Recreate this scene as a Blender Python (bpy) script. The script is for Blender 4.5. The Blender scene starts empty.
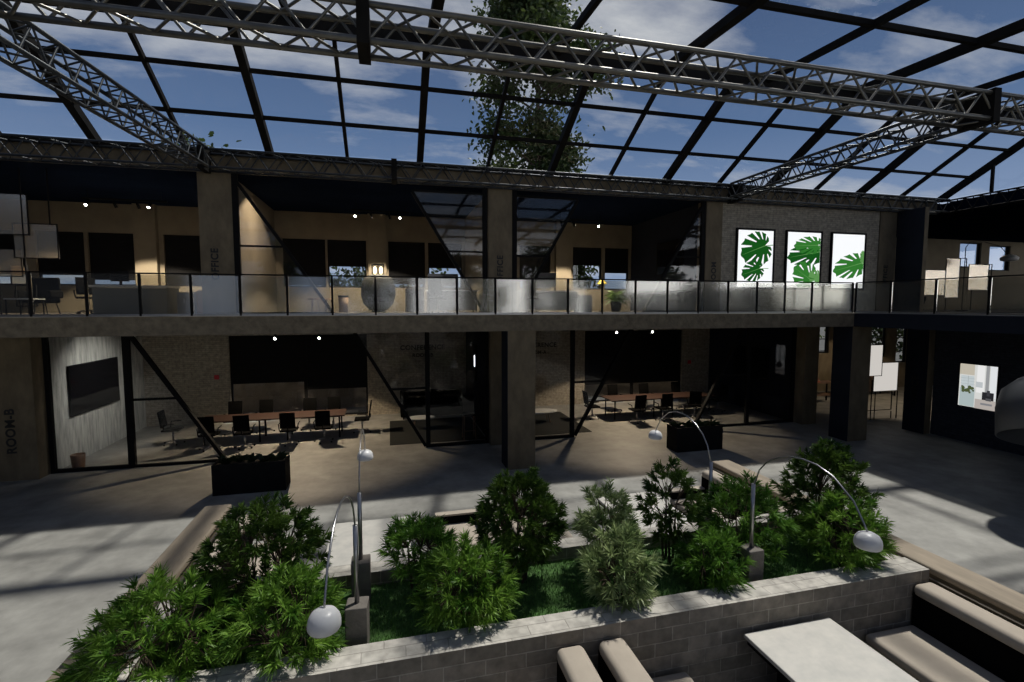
import bpy, math, random
from mathutils import Vector, Matrix
C = bpy.context.scene.collection
PI = math.pi
random.seed(7)

# ------------------------------------------------------------------ helpers
class MB:
    def __init__(s): s.v=[]; s.f=[]; s.m=[]
    def add(s, vs, fs, mi=0):
        b=len(s.v); s.v+= [tuple(p) for p in vs]
        for f in fs: s.f.append(tuple(b+i for i in f)); s.m.append(mi)
        return s
    def box(s,x0,x1,y0,y1,z0,z1,mi=0,top=None):
        vs=[(x0,y0,z0),(x1,y0,z0),(x1,y1,z0),(x0,y1,z0),(x0,y0,z1),(x1,y0,z1),(x1,y1,z1),(x0,y1,z1)]
        s.add(vs,[(0,3,2,1),(0,1,5,4),(1,2,6,5),(2,3,7,6),(3,0,4,7)],mi)
        s.add(vs[4:],[(0,1,2,3)],mi if top is None else top)
        return s
    def cbox(s,cx,cy,cz,a,b,c,mi=0): return s.box(cx-a/2,cx+a/2,cy-b/2,cy+b/2,cz-c/2,cz+c/2,mi)
    def rbox(s,x0,x1,y0,y1,z0,z1,r=.03,mi=0,n=3):
        # box with rounded vertical profile edges (all edges via superellipse rings)
        cx,cy=(x0+x1)/2,(y0+y1)/2; a,b=(x1-x0)/2,(y1-y0)/2
        r=min(r,a*.99,b*.99,(z1-z0)/2*.99); rings=[]
        prof=[]
        for i in range(n+1):
            t=PI/2*i/n; prof.append((r*(1-math.sin(t)), z0+r*(1-math.cos(t))))
        for i in range(n+1):
            t=PI/2*i/n; prof.append((r*(1-math.cos(t)), z1-r*(1-math.sin(t))))
        ncorn=n
        for ins,z in prof:
            ring=[]; rr=max(r-ins,.0005); A=a-ins; B=b-ins
            for q,(sx,sy) in enumerate([(1,1),(-1,1),(-1,-1),(1,-1)]):
                for k in range(ncorn+1):
                    t=PI/2*q+PI/2*k/ncorn
                    ring.append((cx+sx*(A-rr)+rr*math.cos(t), cy+sy*(B-rr)+rr*math.sin(t), z))
            rings.append(ring)
        N=len(rings[0]); b0=len(s.v)
        for ring in rings: s.v+=ring
        for i in range(len(rings)-1):
            for j in range(N):
                k=(j+1)%N
                s.f.append((b0+i*N+j,b0+i*N+k,b0+(i+1)*N+k,b0+(i+1)*N+j)); s.m.append(mi)
        s.f.append(tuple(b0+j for j in reversed(range(N)))); s.m.append(mi)
        s.f.append(tuple(b0+(len(rings)-1)*N+j for j in range(N))); s.m.append(mi)
        return s
    def tube(s,pts,r,n=6,mi=0,cap=True):
        pts=[Vector(p) for p in pts]; rs=r if isinstance(r,(list,tuple)) else [r]*len(pts)
        b0=len(s.v); prev=None
        for i,p in enumerate(pts):
            if i==0: d=pts[1]-p
            elif i==len(pts)-1: d=p-pts[i-1]
            else: d=(pts[i+1]-pts[i-1])
            d.normalize()
            if prev is None:
                u=d.cross(Vector((0,0,1)))
                if u.length<1e-3: u=d.cross(Vector((1,0,0)))
            else:
                u=prev-d*prev.dot(d)
                if u.length<1e-4: u=d.cross(Vector((1,0,0)))
            u.normalize(); prev=u; w=d.cross(u)
            for k in range(n):
                t=2*PI*k/n+PI/n; s.v.append(tuple(p+u*(rs[i]*math.cos(t))+w*(rs[i]*math.sin(t))))
        for i in range(len(pts)-1):
            for k in range(n):
                q=(k+1)%n
                s.f.append((b0+i*n+k,b0+i*n+q,b0+(i+1)*n+q,b0+(i+1)*n+k)); s.m.append(mi)
        if cap:
            s.f.append(tuple(b0+k for k in reversed(range(n)))); s.m.append(mi)
            e=b0+(len(pts)-1)*n; s.f.append(tuple(e+k for k in range(n))); s.m.append(mi)
        return s
    def lathe(s,cx,cy,prof,n=20,mi=0,cap=True):
        b0=len(s.v)
        for r,z in prof:
            for k in range(n):
                t=2*PI*k/n; s.v.append((cx+r*math.cos(t),cy+r*math.sin(t),z))
        for i in range(len(prof)-1):
            for k in range(n):
                q=(k+1)%n; s.f.append((b0+i*n+k,b0+i*n+q,b0+(i+1)*n+q,b0+(i+1)*n+k)); s.m.append(mi)
        if cap:
            s.f.append(tuple(b0+k for k in reversed(range(n)))); s.m.append(mi)
            e=b0+(len(prof)-1)*n; s.f.append(tuple(e+k for k in range(n))); s.m.append(mi)
        return s
    def bar(s,p0,p1,w,h,up=(0,0,1),mi=0):
        p0=Vector(p0);p1=Vector(p1);d=(p1-p0).normalized();u=Vector(up)
        a=d.cross(u)
        if a.length<1e-4: a=d.cross(Vector((0,1,0)))
        a.normalize(); b=a.cross(d).normalized(); vs=[]
        for p in (p0,p1):
            for sx,sy in ((-1,-1),(1,-1),(1,1),(-1,1)): vs.append(p+a*(sx*w/2)+b*(sy*h/2))
        return s.add(vs,[(0,1,2,3),(7,6,5,4),(0,4,5,1),(1,5,6,2),(2,6,7,3),(3,7,4,0)],mi)
    def build(s,name,mats,parent=None,smooth=False,rel=True):
        """rel: vertices are world coordinates; make them relative to the parent / own base."""
        me=bpy.data.meshes.new(name)
        vs=s.v; off=(0,0,0)
        if rel:
            if parent is not None: off=world_loc(parent)
            else:
                xs=[p[0] for p in vs]; ys=[p[1] for p in vs]; zs=[p[2] for p in vs]
                off=((min(xs)+max(xs))/2,(min(ys)+max(ys))/2,min(zs))
            vs=[(p[0]-off[0],p[1]-off[1],p[2]-off[2]) for p in vs]
        me.from_pydata(vs,[],s.f)
        for m in (mats if isinstance(mats,(list,tuple)) else [mats]): me.materials.append(m)
        if any(s.m): me.polygons.foreach_set('material_index',s.m)
        if smooth: me.polygons.foreach_set('use_smooth',[True]*len(me.polygons))
        me.update()
        o=bpy.data.objects.new(name,me); C.objects.link(o)
        if parent is not None: o.parent=parent
        elif rel: o.location=off
        return o
def world_loc(o):
    v=Vector((0,0,0))
    while o is not None: v+=o.location; o=o.parent
    return tuple(v)
def tag(o,label=None,cat=None,group=None,kind=None):
    if label: o['label']=label
    if cat: o['category']=cat
    if group: o['group']=group
    if kind: o['kind']=kind
    return o
def thing(name,label,cat,loc,group=None,rz=0):
    o=bpy.data.objects.new(name,None); C.objects.link(o); o.location=loc; o.rotation_euler=(0,0,rz); o.empty_display_size=.1
    return tag(o,label,cat,group)
def root(name,loc):
    o=bpy.data.objects.new(name,None); C.objects.link(o); o.location=loc; o['kind']='structure'; return o
def struct(name,mb,m,parent=None,**k):
    o=mb.build(name,m,parent,**k)
    if parent is None: o['kind']='structure'
    return o
def dup(r,loc,rz,label,group=None):
    n=r.copy(); C.objects.link(n); n.location=loc; n.rotation_euler=(0,0,rz); n['label']=label
    if group: n['group']=group
    for ch in list(r.children):
        c=ch.copy(); C.objects.link(c); c.parent=n
        for g in list(ch.children):
            d=g.copy(); C.objects.link(d); d.parent=c
    return n

# ------------------------------------------------------------------ materials
def nt(name):
    m=bpy.data.materials.new(name); m.use_nodes=True; t=m.node_tree; b=t.nodes['Principled BSDF']; return m,t,b
def lin(c): return tuple((x/12.92 if x<=.04045 else ((x+.055)/1.055)**2.4) for x in [v/255 for v in c])
def mat(name,c,rough=.6,metal=0,var=0,scale=4,bump=0,bscale=40,spec=.5,c2=None,stretch=None):
    m,t,b=nt(name); b.inputs['Base Color'].default_value=(*c,1); b.inputs['Roughness'].default_value=rough
    b.inputs['Metallic'].default_value=metal; b.inputs['Specular IOR Level'].default_value=spec
    if var or c2 or bump:
        tc=t.nodes.new('ShaderNodeTexCoord'); mp=t.nodes.new('ShaderNodeMapping'); t.links.new(tc.outputs['Object'],mp.inputs['Vector'])
        if stretch: mp.inputs['Scale'].default_value=stretch
    if var or c2:
        n=t.nodes.new('ShaderNodeTexNoise'); n.inputs['Scale'].default_value=scale; n.inputs['Detail'].default_value=6; n.inputs['Roughness'].default_value=.6
        t.links.new(mp.outputs['Vector'],n.inputs['Vector'])
        r=t.nodes.new('ShaderNodeValToRGB'); r.color_ramp.elements[0].position=.3; r.color_ramp.elements[1].position=.7
        k=c2 if c2 else tuple(x*(1-var) for x in c)
        r.color_ramp.elements[0].color=(*k,1); r.color_ramp.elements[1].color=(*[min(1,x*(1+var)) for x in c],1)
        t.links.new(n.outputs['Fac'],r.inputs['Fac']); t.links.new(r.outputs['Color'],b.inputs['Base Color'])
    if bump:
        n2=t.nodes.new('ShaderNodeTexNoise'); n2.inputs['Scale'].default_value=bscale; n2.inputs['Detail'].default_value=4
        t.links.new(mp.outputs['Vector'],n2.inputs['Vector'])
        bp=t.nodes.new('ShaderNodeBump'); bp.inputs['Strength'].default_value=bump; bp.inputs['Distance'].default_value=.02
        t.links.new(n2.outputs['Fac'],bp.inputs['Height']); t.links.new(bp.outputs['Normal'],b.inputs['Normal'])
    return m
def brick(name,c1,c2,mortar,w=.3,h=.09,ms=.006,bump=.4,top=False,rough=.85):
    m,t,b=nt(name); b.inputs['Roughness'].default_value=rough
    tc=t.nodes.new('ShaderNodeTexCoord'); sx=t.nodes.new('ShaderNodeSeparateXYZ'); t.links.new(tc.outputs['Object'],sx.inputs[0])
    cb=t.nodes.new('ShaderNodeCombineXYZ')
    if top:
        t.links.new(sx.outputs[0],cb.inputs[0]); t.links.new(sx.outputs[1],cb.inputs[1])
    else:
        ad=t.nodes.new('ShaderNodeMath'); t.links.new(sx.outputs[0],ad.inputs[0]); t.links.new(sx.outputs[1],ad.inputs[1])
        t.links.new(ad.outputs[0],cb.inputs[0]); t.links.new(sx.outputs[2],cb.inputs[1])
    nz=t.nodes.new('ShaderNodeTexNoise'); nz.inputs['Scale'].default_value=9; nz.inputs['Detail'].default_value=5
    t.links.new(tc.outputs['Object'],nz.inputs['Vector'])
    vm=t.nodes.new('ShaderNodeVectorMath'); vm.operation='SCALE'; vm.inputs['Scale'].default_value=.012
    t.links.new(nz.outputs['Color'],vm.inputs[0])
    va=t.nodes.new('ShaderNodeVectorMath'); t.links.new(cb.outputs[0],va.inputs[0]); t.links.new(vm.outputs[0],va.inputs[1])
    br=t.nodes.new('ShaderNodeTexBrick'); t.links.new(va.outputs[0],br.inputs['Vector'])
    br.inputs['Color1'].default_value=(*c1,1); br.inputs['Color2'].default_value=(*c2,1); br.inputs['Mortar'].default_value=(*mortar,1)
    br.inputs['Scale'].default_value=1; br.inputs['Brick Width'].default_value=w; br.inputs['Row Height'].default_value=h
    br.inputs['Mortar Size'].default_value=ms; br.inputs['Mortar Smooth'].default_value=.3
    mx=t.nodes.new('ShaderNodeMix'); mx.data_type='RGBA'; mx.blend_type='MULTIPLY'; mx.inputs['Factor'].default_value=.6
    rp=t.nodes.new('ShaderNodeValToRGB'); rp.color_ramp.elements[0].color=(.45,.45,.45,1); rp.color_ramp.elements[1].color=(1.3,1.3,1.3,1)
    rp.color_ramp.elements[0].position=.3; rp.color_ramp.elements[1].position=.7
    t.links.new(nz.outputs['Fac'],rp.inputs['Fac'])
    t.links.new(br.outputs['Color'],mx.inputs['A']); t.links.new(rp.outputs['Color'],mx.inputs['B']); t.links.new(mx.outputs['Result'],b.inputs['Base Color'])
    bp=t.nodes.new('ShaderNodeBump'); bp.inputs['Strength'].default_value=bump; bp.inputs['Distance'].default_value=.02; bp.invert=True
    ad2=t.nodes.new('ShaderNodeMath'); ad2.operation='SUBTRACT'; t.links.new(br.outputs['Fac'],ad2.inputs[0]); 
    mu=t.nodes.new('ShaderNodeMath'); mu.operation='MULTIPLY'; mu.inputs[1].default_value=.5; t.links.new(nz.outputs['Fac'],mu.inputs[0]); t.links.new(mu.outputs[0],ad2.inputs[1])
    t.links.new(ad2.outputs[0],bp.inputs['Height']); t.links.new(bp.outputs['Normal'],b.inputs['Normal'])
    return m
def glass(name,tint=(.85,.9,.95),refl=.06,rough=.02,edge=.5,smudge=0):
    m=bpy.data.materials.new(name); m.use_nodes=True; t=m.node_tree; t.nodes.clear()
    o=t.nodes.new('ShaderNodeOutputMaterial'); mx=t.nodes.new('ShaderNodeMixShader'); tr=t.nodes.new('ShaderNodeBsdfTransparent'); gl=t.nodes.new('ShaderNodeBsdfGlossy')
    tr.inputs['Color'].default_value=(*tint,1); gl.inputs['Roughness'].default_value=rough; gl.inputs['Color'].default_value=(1,1,1,1)
    lw=t.nodes.new('ShaderNodeLayerWeight'); lw.inputs['Blend'].default_value=.25
    mr=t.nodes.new('ShaderNodeMapRange'); mr.inputs['To Min'].default_value=refl; mr.inputs['To Max'].default_value=edge
    t.links.new(lw.outputs['Fresnel'],mr.inputs['Value']); t.links.new(mr.outputs['Result'],mx.inputs['Fac'])
    t.links.new(tr.outputs[0],mx.inputs[1]); t.links.new(gl.outputs[0],mx.inputs[2])
    last=mx
    if smudge:
        df=t.nodes.new('ShaderNodeBsdfDiffuse'); df.inputs['Color'].default_value=(.8,.8,.75,1)
        m2=t.nodes.new('ShaderNodeMixShader'); m2.inputs['Fac'].default_value=smudge
        t.links.new(mx.outputs[0],m2.inputs[1]); t.links.new(df.outputs[0],m2.inputs[2]); last=m2
    t.links.new(last.outputs[0],o.inputs['Surface'])
    return m
def emis(name,c,s):
    m,t,b=nt(name); b.inputs['Base Color'].default_value=(0,0,0,1); b.inputs['Emission Color'].default_value=(*c,1); b.inputs['Emission Strength'].default_value=s
    b.inputs['Specular IOR Level'].default_value=0
    return m

M={}
M['floor']=mat('polished concrete floor',(.25,.245,.225),.6,var=.30,scale=1.7,bump=.05,bscale=8)
M['conc']=mat('board marked concrete',(.140,.110,.068),.85,var=.3,scale=3,bump=.25,bscale=14,stretch=(1,1,.5))
M['slab']=mat('pitted concrete fascia',(.148,.121,.082),.9,var=.35,scale=5,bump=.5,bscale=22)
M['plaster']=mat('warm plaster',(.17,.142,.10),.95,var=.12,scale=2,bump=.05)
M['navy']=mat('dark navy ceiling paint',(.006,.010,.022),1.0,spec=0,var=.2,scale=1)
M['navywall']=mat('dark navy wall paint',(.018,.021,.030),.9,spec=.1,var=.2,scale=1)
M['black']=mat('black powder coated steel',(.006,.006,.0065),.75,var=.3,scale=6,spec=.12)
M['steel']=mat('dark roof steel',(.010,.009,.008),.8,spec=.1,metal=0,var=.35,scale=3)
M['truss']=mat('grey truss aluminium',(.15,.145,.13),.4,metal=.8,var=.25,scale=3)
M['trussdark']=mat('dark grey truss tube',(.045,.05,.055),.45,metal=.6,var=.25,scale=3)
M['chrome']=mat('brushed steel',(.35,.35,.36),.3,metal=.9,var=.1,scale=30)
M['brickroom']=brick('pale interior brick',(.36,.32,.25),(.29,.255,.20),(.20,.175,.14),w=.24,h=.07,ms=.007)
M['brickwing']=brick('dark blue painted brick',(.036,.040,.054),(.025,.029,.040),(.012,.014,.02),w=.24,h=.075,ms=.006)
M['brickpl']=brick('grey planter stone brick',(.27,.235,.19),(.17,.15,.12),(.37,.335,.28),w=.40,h=.155,ms=.007,bump=.9)
M['bricktop']=brick('pale planter coping brick',(.50,.47,.42),(.40,.38,.34),(.30,.28,.25),w=.40,h=.15,ms=.006,bump=.35,top=True)
M['capwood']=mat('weathered tan ledge',(.25,.205,.15),.75,var=.25,scale=5,bump=.15,stretch=(1,.25,1))
M['grass']=mat('turf',(.05,.12,.025),.9,var=.5,scale=12)
M['blade']=mat('grass blade',(.10,.22,.045),.7,var=.4,scale=6)
M['beige']=mat('beige upholstery',(.38,.33,.27),.85,var=.06,scale=6,bump=.05,bscale=90)
M['darkfab']=mat('black upholstery',(.003,.003,.003),.95,var=.2,spec=.05,scale=10)
M['tabletop']=mat('pale stone table top',(.46,.44,.40),.5,var=.15,scale=6,c2=(.42,.41,.38))
M['woodtable']=mat('red brown wooden top',(.038,.021,.016),.7,spec=.2,var=.25,scale=5,stretch=(.4,4,1))
M['wood']=mat('mid brown wood',(.20,.11,.06),.5,var=.3,scale=5,stretch=(.5,3,1))
M['veneer']=mat('grey veined wall panel',(.66,.66,.61),.6,c2=(.30,.31,.29),var=.1,scale=2.2,stretch=(1,4.5,.7))
M['lamp']=mat('white lamp enamel',(.62,.62,.62),.35)
M['grey']=mat('grey laminate',(.16,.17,.17),.6,var=.1,scale=3)
M['white']=mat('white laminate',(.65,.65,.63),.5)
M['rug']=mat('dark olive rug',(.006,.007,.005),.95,var=.3,scale=30,bump=.3,bscale=200)
M['bark']=mat('brown bark',(.07,.045,.03),.9,var=.4,scale=20,bump=.4)
M['letter']=mat('black lettering',(.008,.008,.008),.6)
M['red']=mat('red alarm box',(.55,.02,.03),.4)
M['screen']=mat('dark glossy screen',(.006,.006,.008),.12)
M['blind']=mat('dark roller blind',(.004,.004,.005),.8,spec=.2,c2=(.002,.002,.002),var=.3,scale=2.2,stretch=(.6,1,6))
M['tan']=mat('tan leather',(.25,.16,.09),.6)
M['fence']=mat('brown boundary wall',(.20,.15,.10),.9,var=.3,scale=1.5)
M['podgrey']=mat('dark felt',(.03,.03,.027),.95)
M['upfloor']=mat('dark upstairs floor',(.075,.065,.055),.7,var=.2)
M['soil']=mat('soil',(.03,.022,.015),.95,var=.4,scale=30)
M['asphalt']=mat('grey paving outside',(.075,.07,.06),.9,var=.2,scale=.4)
M['gRoof']=glass('roof glass',(.78,.80,.82),.03,.03,.22)
M['gFront']=glass('shopfront glass',(.85,.86,.88),.028,.03,.16)
M['gLow']=glass('lower screen glass',(.86,.87,.89),.018,.03,.05)
M['gRail']=glass('balcony rail glass',(.80,.80,.77),.095,.09,.9,smudge=.01)
M['gWin']=glass('window glass',(.75,.8,.85),.05,.02,.5)
M['mirrorp']=glass('smoky beige divider panel',(.92,.82,.68),.10,.2,.4,smudge=.14)
M['bulb']=emis('lit spotlight lens',(1,.97,.9),30)
M['lightbox']=emis('white light box face',(.96,.98,1),1.0)
def leafmat(name,a,b_,sc=5):
    m,t,b=nt(name); b.inputs['Roughness'].default_value=.45; b.inputs['Specular IOR Level'].default_value=.3
    tc=t.nodes.new('ShaderNodeTexCoord'); n=t.nodes.new('ShaderNodeTexNoise'); n.inputs['Scale'].default_value=sc; n.inputs['Detail'].default_value=3
    t.links.new(tc.outputs['Object'],n.inputs['Vector']); r=t.nodes.new('ShaderNodeValToRGB')
    r.color_ramp.elements[0].position=.35; r.color_ramp.elements[1].position=.65
    r.color_ramp.elements[0].color=(*a,1); r.color_ramp.elements[1].color=(*b_,1)
    t.links.new(n.outputs['Fac'],r.inputs['Fac']); t.links.new(r.outputs['Color'],b.inputs['Base Color'])
    tl=t.nodes.new('ShaderNodeBsdfTranslucent'); t.links.new(r.outputs['Color'],tl.inputs['Color'])
    mx=t.nodes.new('ShaderNodeMixShader'); mx.inputs['Fac'].default_value=.35
    t.links.new(b.outputs[0],mx.inputs[1]); t.links.new(tl.outputs[0],mx.inputs[2]); t.links.new(mx.outputs[0],t.nodes['Material Output'].inputs['Surface'])
    return m
M['leafB']=leafmat('bright green leaves',(.05,.14,.014),(.22,.38,.055))
M['leafD']=leafmat('dark green leaves',(.018,.055,.008),(.11,.19,.028))
M['leafM']=leafmat('mid green leaves',(.035,.11,.012),(.15,.30,.04))
M['leafP']=leafmat('pale grey green leaves',(.10,.17,.05),(.40,.48,.22))
M['leafX']=leafmat('blackish green leaves',(.006,.014,.004),(.012,.03,.008))
M['leafT']=leafmat('tree leaves',(.03,.055,.015),(.09,.12,.03),sc=.6)

# ------------------------------------------------------------------ camera
H=4.3; f=490.
yaw=math.atan(123/math.hypot(490,36)); pitch=-math.atan(36.3/490)
F=Vector((math.sin(yaw)*math.cos(pitch),math.cos(yaw)*math.cos(pitch),math.sin(pitch)))
R=Vector((math.cos(yaw),-math.sin(yaw),0)); U=R.cross(F)
cd=bpy.data.cameras.new('camera'); cam=bpy.data.objects.new('camera',cd); C.objects.link(cam)
cd.sensor_width=36; cd.lens=f/1024*36; cd.clip_start=.05; cd.clip_end=500
cam.matrix_world=Matrix(((R.x,U.x,-F.x,0),(R.y,U.y,-F.y,0),(R.z,U.z,-F.z,H),(0,0,0,1)))
bpy.context.scene.camera=cam

# ------------------------------------------------------------------ world and sun
w=bpy.data.worlds.new('sky'); bpy.context.scene.world=w; w.use_nodes=True; t=w.node_tree; t.nodes.clear()
out=t.nodes.new('ShaderNodeOutputWorld'); bg=t.nodes.new('ShaderNodeBackground'); t.links.new(bg.outputs[0],out.inputs[0])
tc=t.nodes.new('ShaderNodeTexCoord'); sx=t.nodes.new('ShaderNodeSeparateXYZ'); t.links.new(tc.outputs['Generated'],sx.inputs[0])
gr=t.nodes.new('ShaderNodeValToRGB'); t.links.new(sx.outputs[2],gr.inputs[0])
e=gr.color_ramp.elements
e[0].position=0; e[0].color=(.34,.41,.55,1); e[1].position=.85; e[1].color=(.035,.06,.14,1)
for p,c in ((.12,(.29,.39,.58,1)),(.30,(.13,.215,.39,1)),(.5,(.075,.125,.25,1))):
    k=e.new(p); k.color=c
mz=t.nodes.new('ShaderNodeMath'); mz.operation='ADD'; mz.inputs[1].default_value=.22; t.links.new(sx.outputs[2],mz.inputs[0])
mm=t.nodes.new('ShaderNodeMath'); mm.operation='MAXIMUM'; mm.inputs[1].default_value=.12; t.links.new(mz.outputs[0],mm.inputs[0])
dx=t.nodes.new('ShaderNodeMath'); dx.operation='DIVIDE'; t.links.new(sx.outputs[0],dx.inputs[0]); t.links.new(mm.outputs[0],dx.inputs[1])
dy=t.nodes.new('ShaderNodeMath'); dy.operation='DIVIDE'; t.links.new(sx.outputs[1],dy.inputs[0]); t.links.new(mm.outputs[0],dy.inputs[1])
cb=t.nodes.new('ShaderNodeCombineXYZ'); t.links.new(dx.outputs[0],cb.inputs[0]); t.links.new(dy.outputs[0],cb.inputs[1])
mp=t.nodes.new('ShaderNodeMapping'); mp.inputs['Location'].default_value=(3.3,1.7,0); mp.inputs['Scale'].default_value=(.8,1.5,1); t.links.new(cb.outputs[0],mp.inputs[0])
nz=t.nodes.new('ShaderNodeTexNoise'); nz.inputs['Scale'].default_value=1.5; nz.inputs['Detail'].default_value=9; nz.inputs['Roughness'].default_value=.58; t.links.new(mp.outputs[0],nz.inputs[0])
cr=t.nodes.new('ShaderNodeValToRGB'); cr.color_ramp.elements[0].position=.49; cr.color_ramp.elements[1].position=.70; t.links.new(nz.outputs['Fac'],cr.inputs[0])
mx=t.nodes.new('ShaderNodeMix'); mx.data_type='RGBA'; t.links.new(cr.outputs[0],mx.inputs['Factor']); t.links.new(gr.outputs[0],mx.inputs['A']); mx.inputs['B'].default_value=(.68,.69,.71,1)
hz=t.nodes.new('ShaderNodeVectorMath'); hz.operation='DOT_PRODUCT'; hz.inputs[1].default_value=(.655,-.755,0); t.links.new(tc.outputs['Generated'],hz.inputs[0])
h1=t.nodes.new('ShaderNodeMapRange'); h1.inputs['From Min'].default_value=.70; h1.inputs['From Max'].default_value=.93; t.links.new(hz.outputs['Value'],h1.inputs['Value'])
h2=t.nodes.new('ShaderNodeMapRange'); h2.inputs['From Min'].default_value=.16; h2.inputs['From Max'].default_value=.03; t.links.new(sx.outputs[2],h2.inputs['Value'])
h3=t.nodes.new('ShaderNodeMath'); h3.operation='MULTIPLY'; t.links.new(h1.outputs[0],h3.inputs[0]); t.links.new(h2.outputs[0],h3.inputs[1])
hm=t.nodes.new('ShaderNodeMix'); hm.data_type='RGBA'; hm.blend_type='ADD'; hm.inputs['B'].default_value=(3.6,3.5,3.3,1)
t.links.new(h3.outputs[0],hm.inputs['Factor']); t.links.new(mx.outputs['Result'],hm.inputs['A']); t.links.new(hm.outputs['Result'],bg.inputs['Color']); bg.inputs['Strength'].default_value=1.0
sd=bpy.data.lights.new('sun','SUN'); sd.energy=4.9; sd.angle=.02; sd.color=(1,.95,.86)
so=bpy.data.objects.new('sun',sd); C.objects.link(so); so.location=(10,20,30)
sd.angle=.035; so.rotation_euler=Vector((-.42,-.25,-1)).to_track_quat('-Z','Y').to_euler()
vs=bpy.context.scene.view_settings; vs.view_transform='Standard'; vs.look='None'; vs.exposure=0; vs.gamma=1

def spot(name,loc,target,e,ang,col=(1,.80,.56),r=.08,blend=.15):
    l=bpy.data.lights.new(name,'SPOT'); l.energy=e; l.spot_size=math.radians(ang); l.spot_blend=blend; l.color=col; l.shadow_soft_size=r
    o=bpy.data.objects.new(name,l); C.objects.link(o); o.location=loc
    o.rotation_euler=(Vector(target)-Vector(loc)).to_track_quat('-Z','Y').to_euler(); return o

# ------------------------------------------------------------------ shell
YB=19.7; YG=14.75; YU=14.4; ZS=4.04; ZB=3.63; ZC=7.72; XL=-14; XR=36
struct('floor',MB().box(XL,XR,-10,YB+.3,-.3,0),M['floor'])
struct('outdoor_paving',MB().box(-120,160,-120,150,-.6,-.32),M['asphalt'])
struct('balcony_slab',MB().box(XL,13.9,12.1,YB,ZB,ZS,0,1).box(13.9,XR,12.1,YB,ZB,ZS,0,1),[M['slab'],M['upfloor']])
struct('balcony_slab',MB().box(13.9,XR,-9.7,12.1,ZB,ZS),M['navywall'])
struct('ceiling',MB().box(XL,XR,YU+.02,YB+.3,ZC,ZC+.4),M['navy'])
struct('ceiling',MB().box(20.5,XR,-9.7,YU+.02,ZC,ZC+.4),M['navy'])
struct('fascia',MB().box(XL,20.2,YU,YU+.02,ZC-.02,8.22),M['conc'])

def wall_holes(name,x0,x1,z0,z1,holes,y,th,m,axis='x'):
    mb=MB(); xs=sorted({x0,x1,*[h[0] for h in holes],*[h[1] for h in holes]})
    for a,b in zip(xs,xs[1:]):
        hs=sorted([h for h in holes if h[0]<=a+1e-6 and h[1]>=b-1e-6],key=lambda h:h[2]); z=z0
        for h in hs:
            if h[2]>z+1e-6: mb.box(a,b,y,y+th,z,h[2])
            z=h[3]
        if z<z1-1e-6: mb.box(a,b,y,y+th,z,z1)
    return struct(name,mb,m)
WN=[0]
def window(x0,x1,z0,z1,y,blind=None,bars=0,hbars=(),fw=.05):
    WN[0]+=1; r=root('window_%d'%WN[0],((x0+x1)/2,y,z0))
    fm=MB(); d0,d1=y-.01,y+.08
    fm.box(x0,x0+fw,d0,d1,z0,z1).box(x1-fw,x1,d0,d1,z0,z1).box(x0+fw,x1-fw,d0,d1,z1-fw,z1).box(x0+fw,x1-fw,d0,d1,z0,z0+fw)
    for k in range(bars):
        xx=x0+(x1-x0)*(k+1)/(bars+1); fm.box(xx-.025,xx+.025,d0,d1,z0+fw,z1-fw)
    for zz in hbars: fm.box(x0+fw,x1-fw,d0+.002,d1-.002,zz-.02,zz+.02)
    struct('window_frame',fm,M['black'],r)
    struct('pane',MB().add([(x0,y+.05,z0),(x1,y+.05,z0),(x1,y+.05,z1),(x0,y+.05,z1)],[(0,1,2,3)]),M['gWin'],r)
    if blind: struct('blind',MB().box(x0+fw,x1-fw,y+.015,y+.03,blind,z1-fw),M['blind'],r)
    return r
# lower back wall and windows
LW=[(-5.68,-3.12,.03,3.17),(-3.12,-.86,.03,3.17),(8.18,10.5,.03,3.17),(10.5,12.93,.03,3.17),(20.2,21.15,1.9,3.25),(22.2,23.3,1.9,3.25),(23.5,24.8,1.6,3.25),(25.45,26.2,1.3,3.25),(27.2,28.4,1.3,3.25)]
wall_holes('wall_back',XL,16.5,0,ZB,LW[:4],YB,.25,M['brickroom'])
wall_holes('wall_back',16.5,XR,0,ZB,LW[4:],YB,.25,M['conc'])
for (a,b,c,d),bl in zip(LW,[1.38,1.07,.8,.8,None,None,None,None,None]): window(a,b,c,d,YB+.1,bl,0,() if bl else (2.0,2.6) , .06)
UWx=[(-13,-11.6,5.3),(-11.3,-9.93,5.3),(-9.83,-8.48,5.15),(-7.58,-6.3,5.0),(-6.2,-4.9,5.0),(-3.76,-2.28,5.02),(-2.21,-.81,5.75),(.01,1.41,5.1),(1.53,2.87,5.75),(3.7,5.1,5.6),(5.25,6.6,5.3),(7.59,8.92,5.98),(9.06,10.2,5.67)]
UW=[(a,b,4.95,6.74) for a,b,c in UWx]+[(29.4,30.95,6.3,7.6),(31.55,33.1,6.15,7.5)]
wall_holes('wall_back',XL,XR,ZS,ZC,UW,YB,.25,M['plaster'])
for i,(a,b,c,d) in enumerate(UW): window(a,b,c,d,YB+.1,UWx[i][2] if i<len(UWx) else None)
# piers on the upper back wall
for i,x in enumerate((-8.05,-.4,7.1)): struct('pilaster',MB().box(x-.33,x+.33,YB-.22,YB,ZS,ZC),M['plaster'])
# partitions, lower
struct('wall_left',MB().box(-8.75,-8.4,14.8,YB,0,ZB),M['veneer'])
struct('wall_middle',MB().box(3.0,3.5,14.8,YB,0,ZB),M['navywall'])
struct('wall_right',MB().box(14.35,14.9,14.8,YB,0,ZB),M['navywall'])
struct('wall_left',MB().box(XL-.2,XL,-9.7,YB,0,8.2),M['navywall'])
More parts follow.
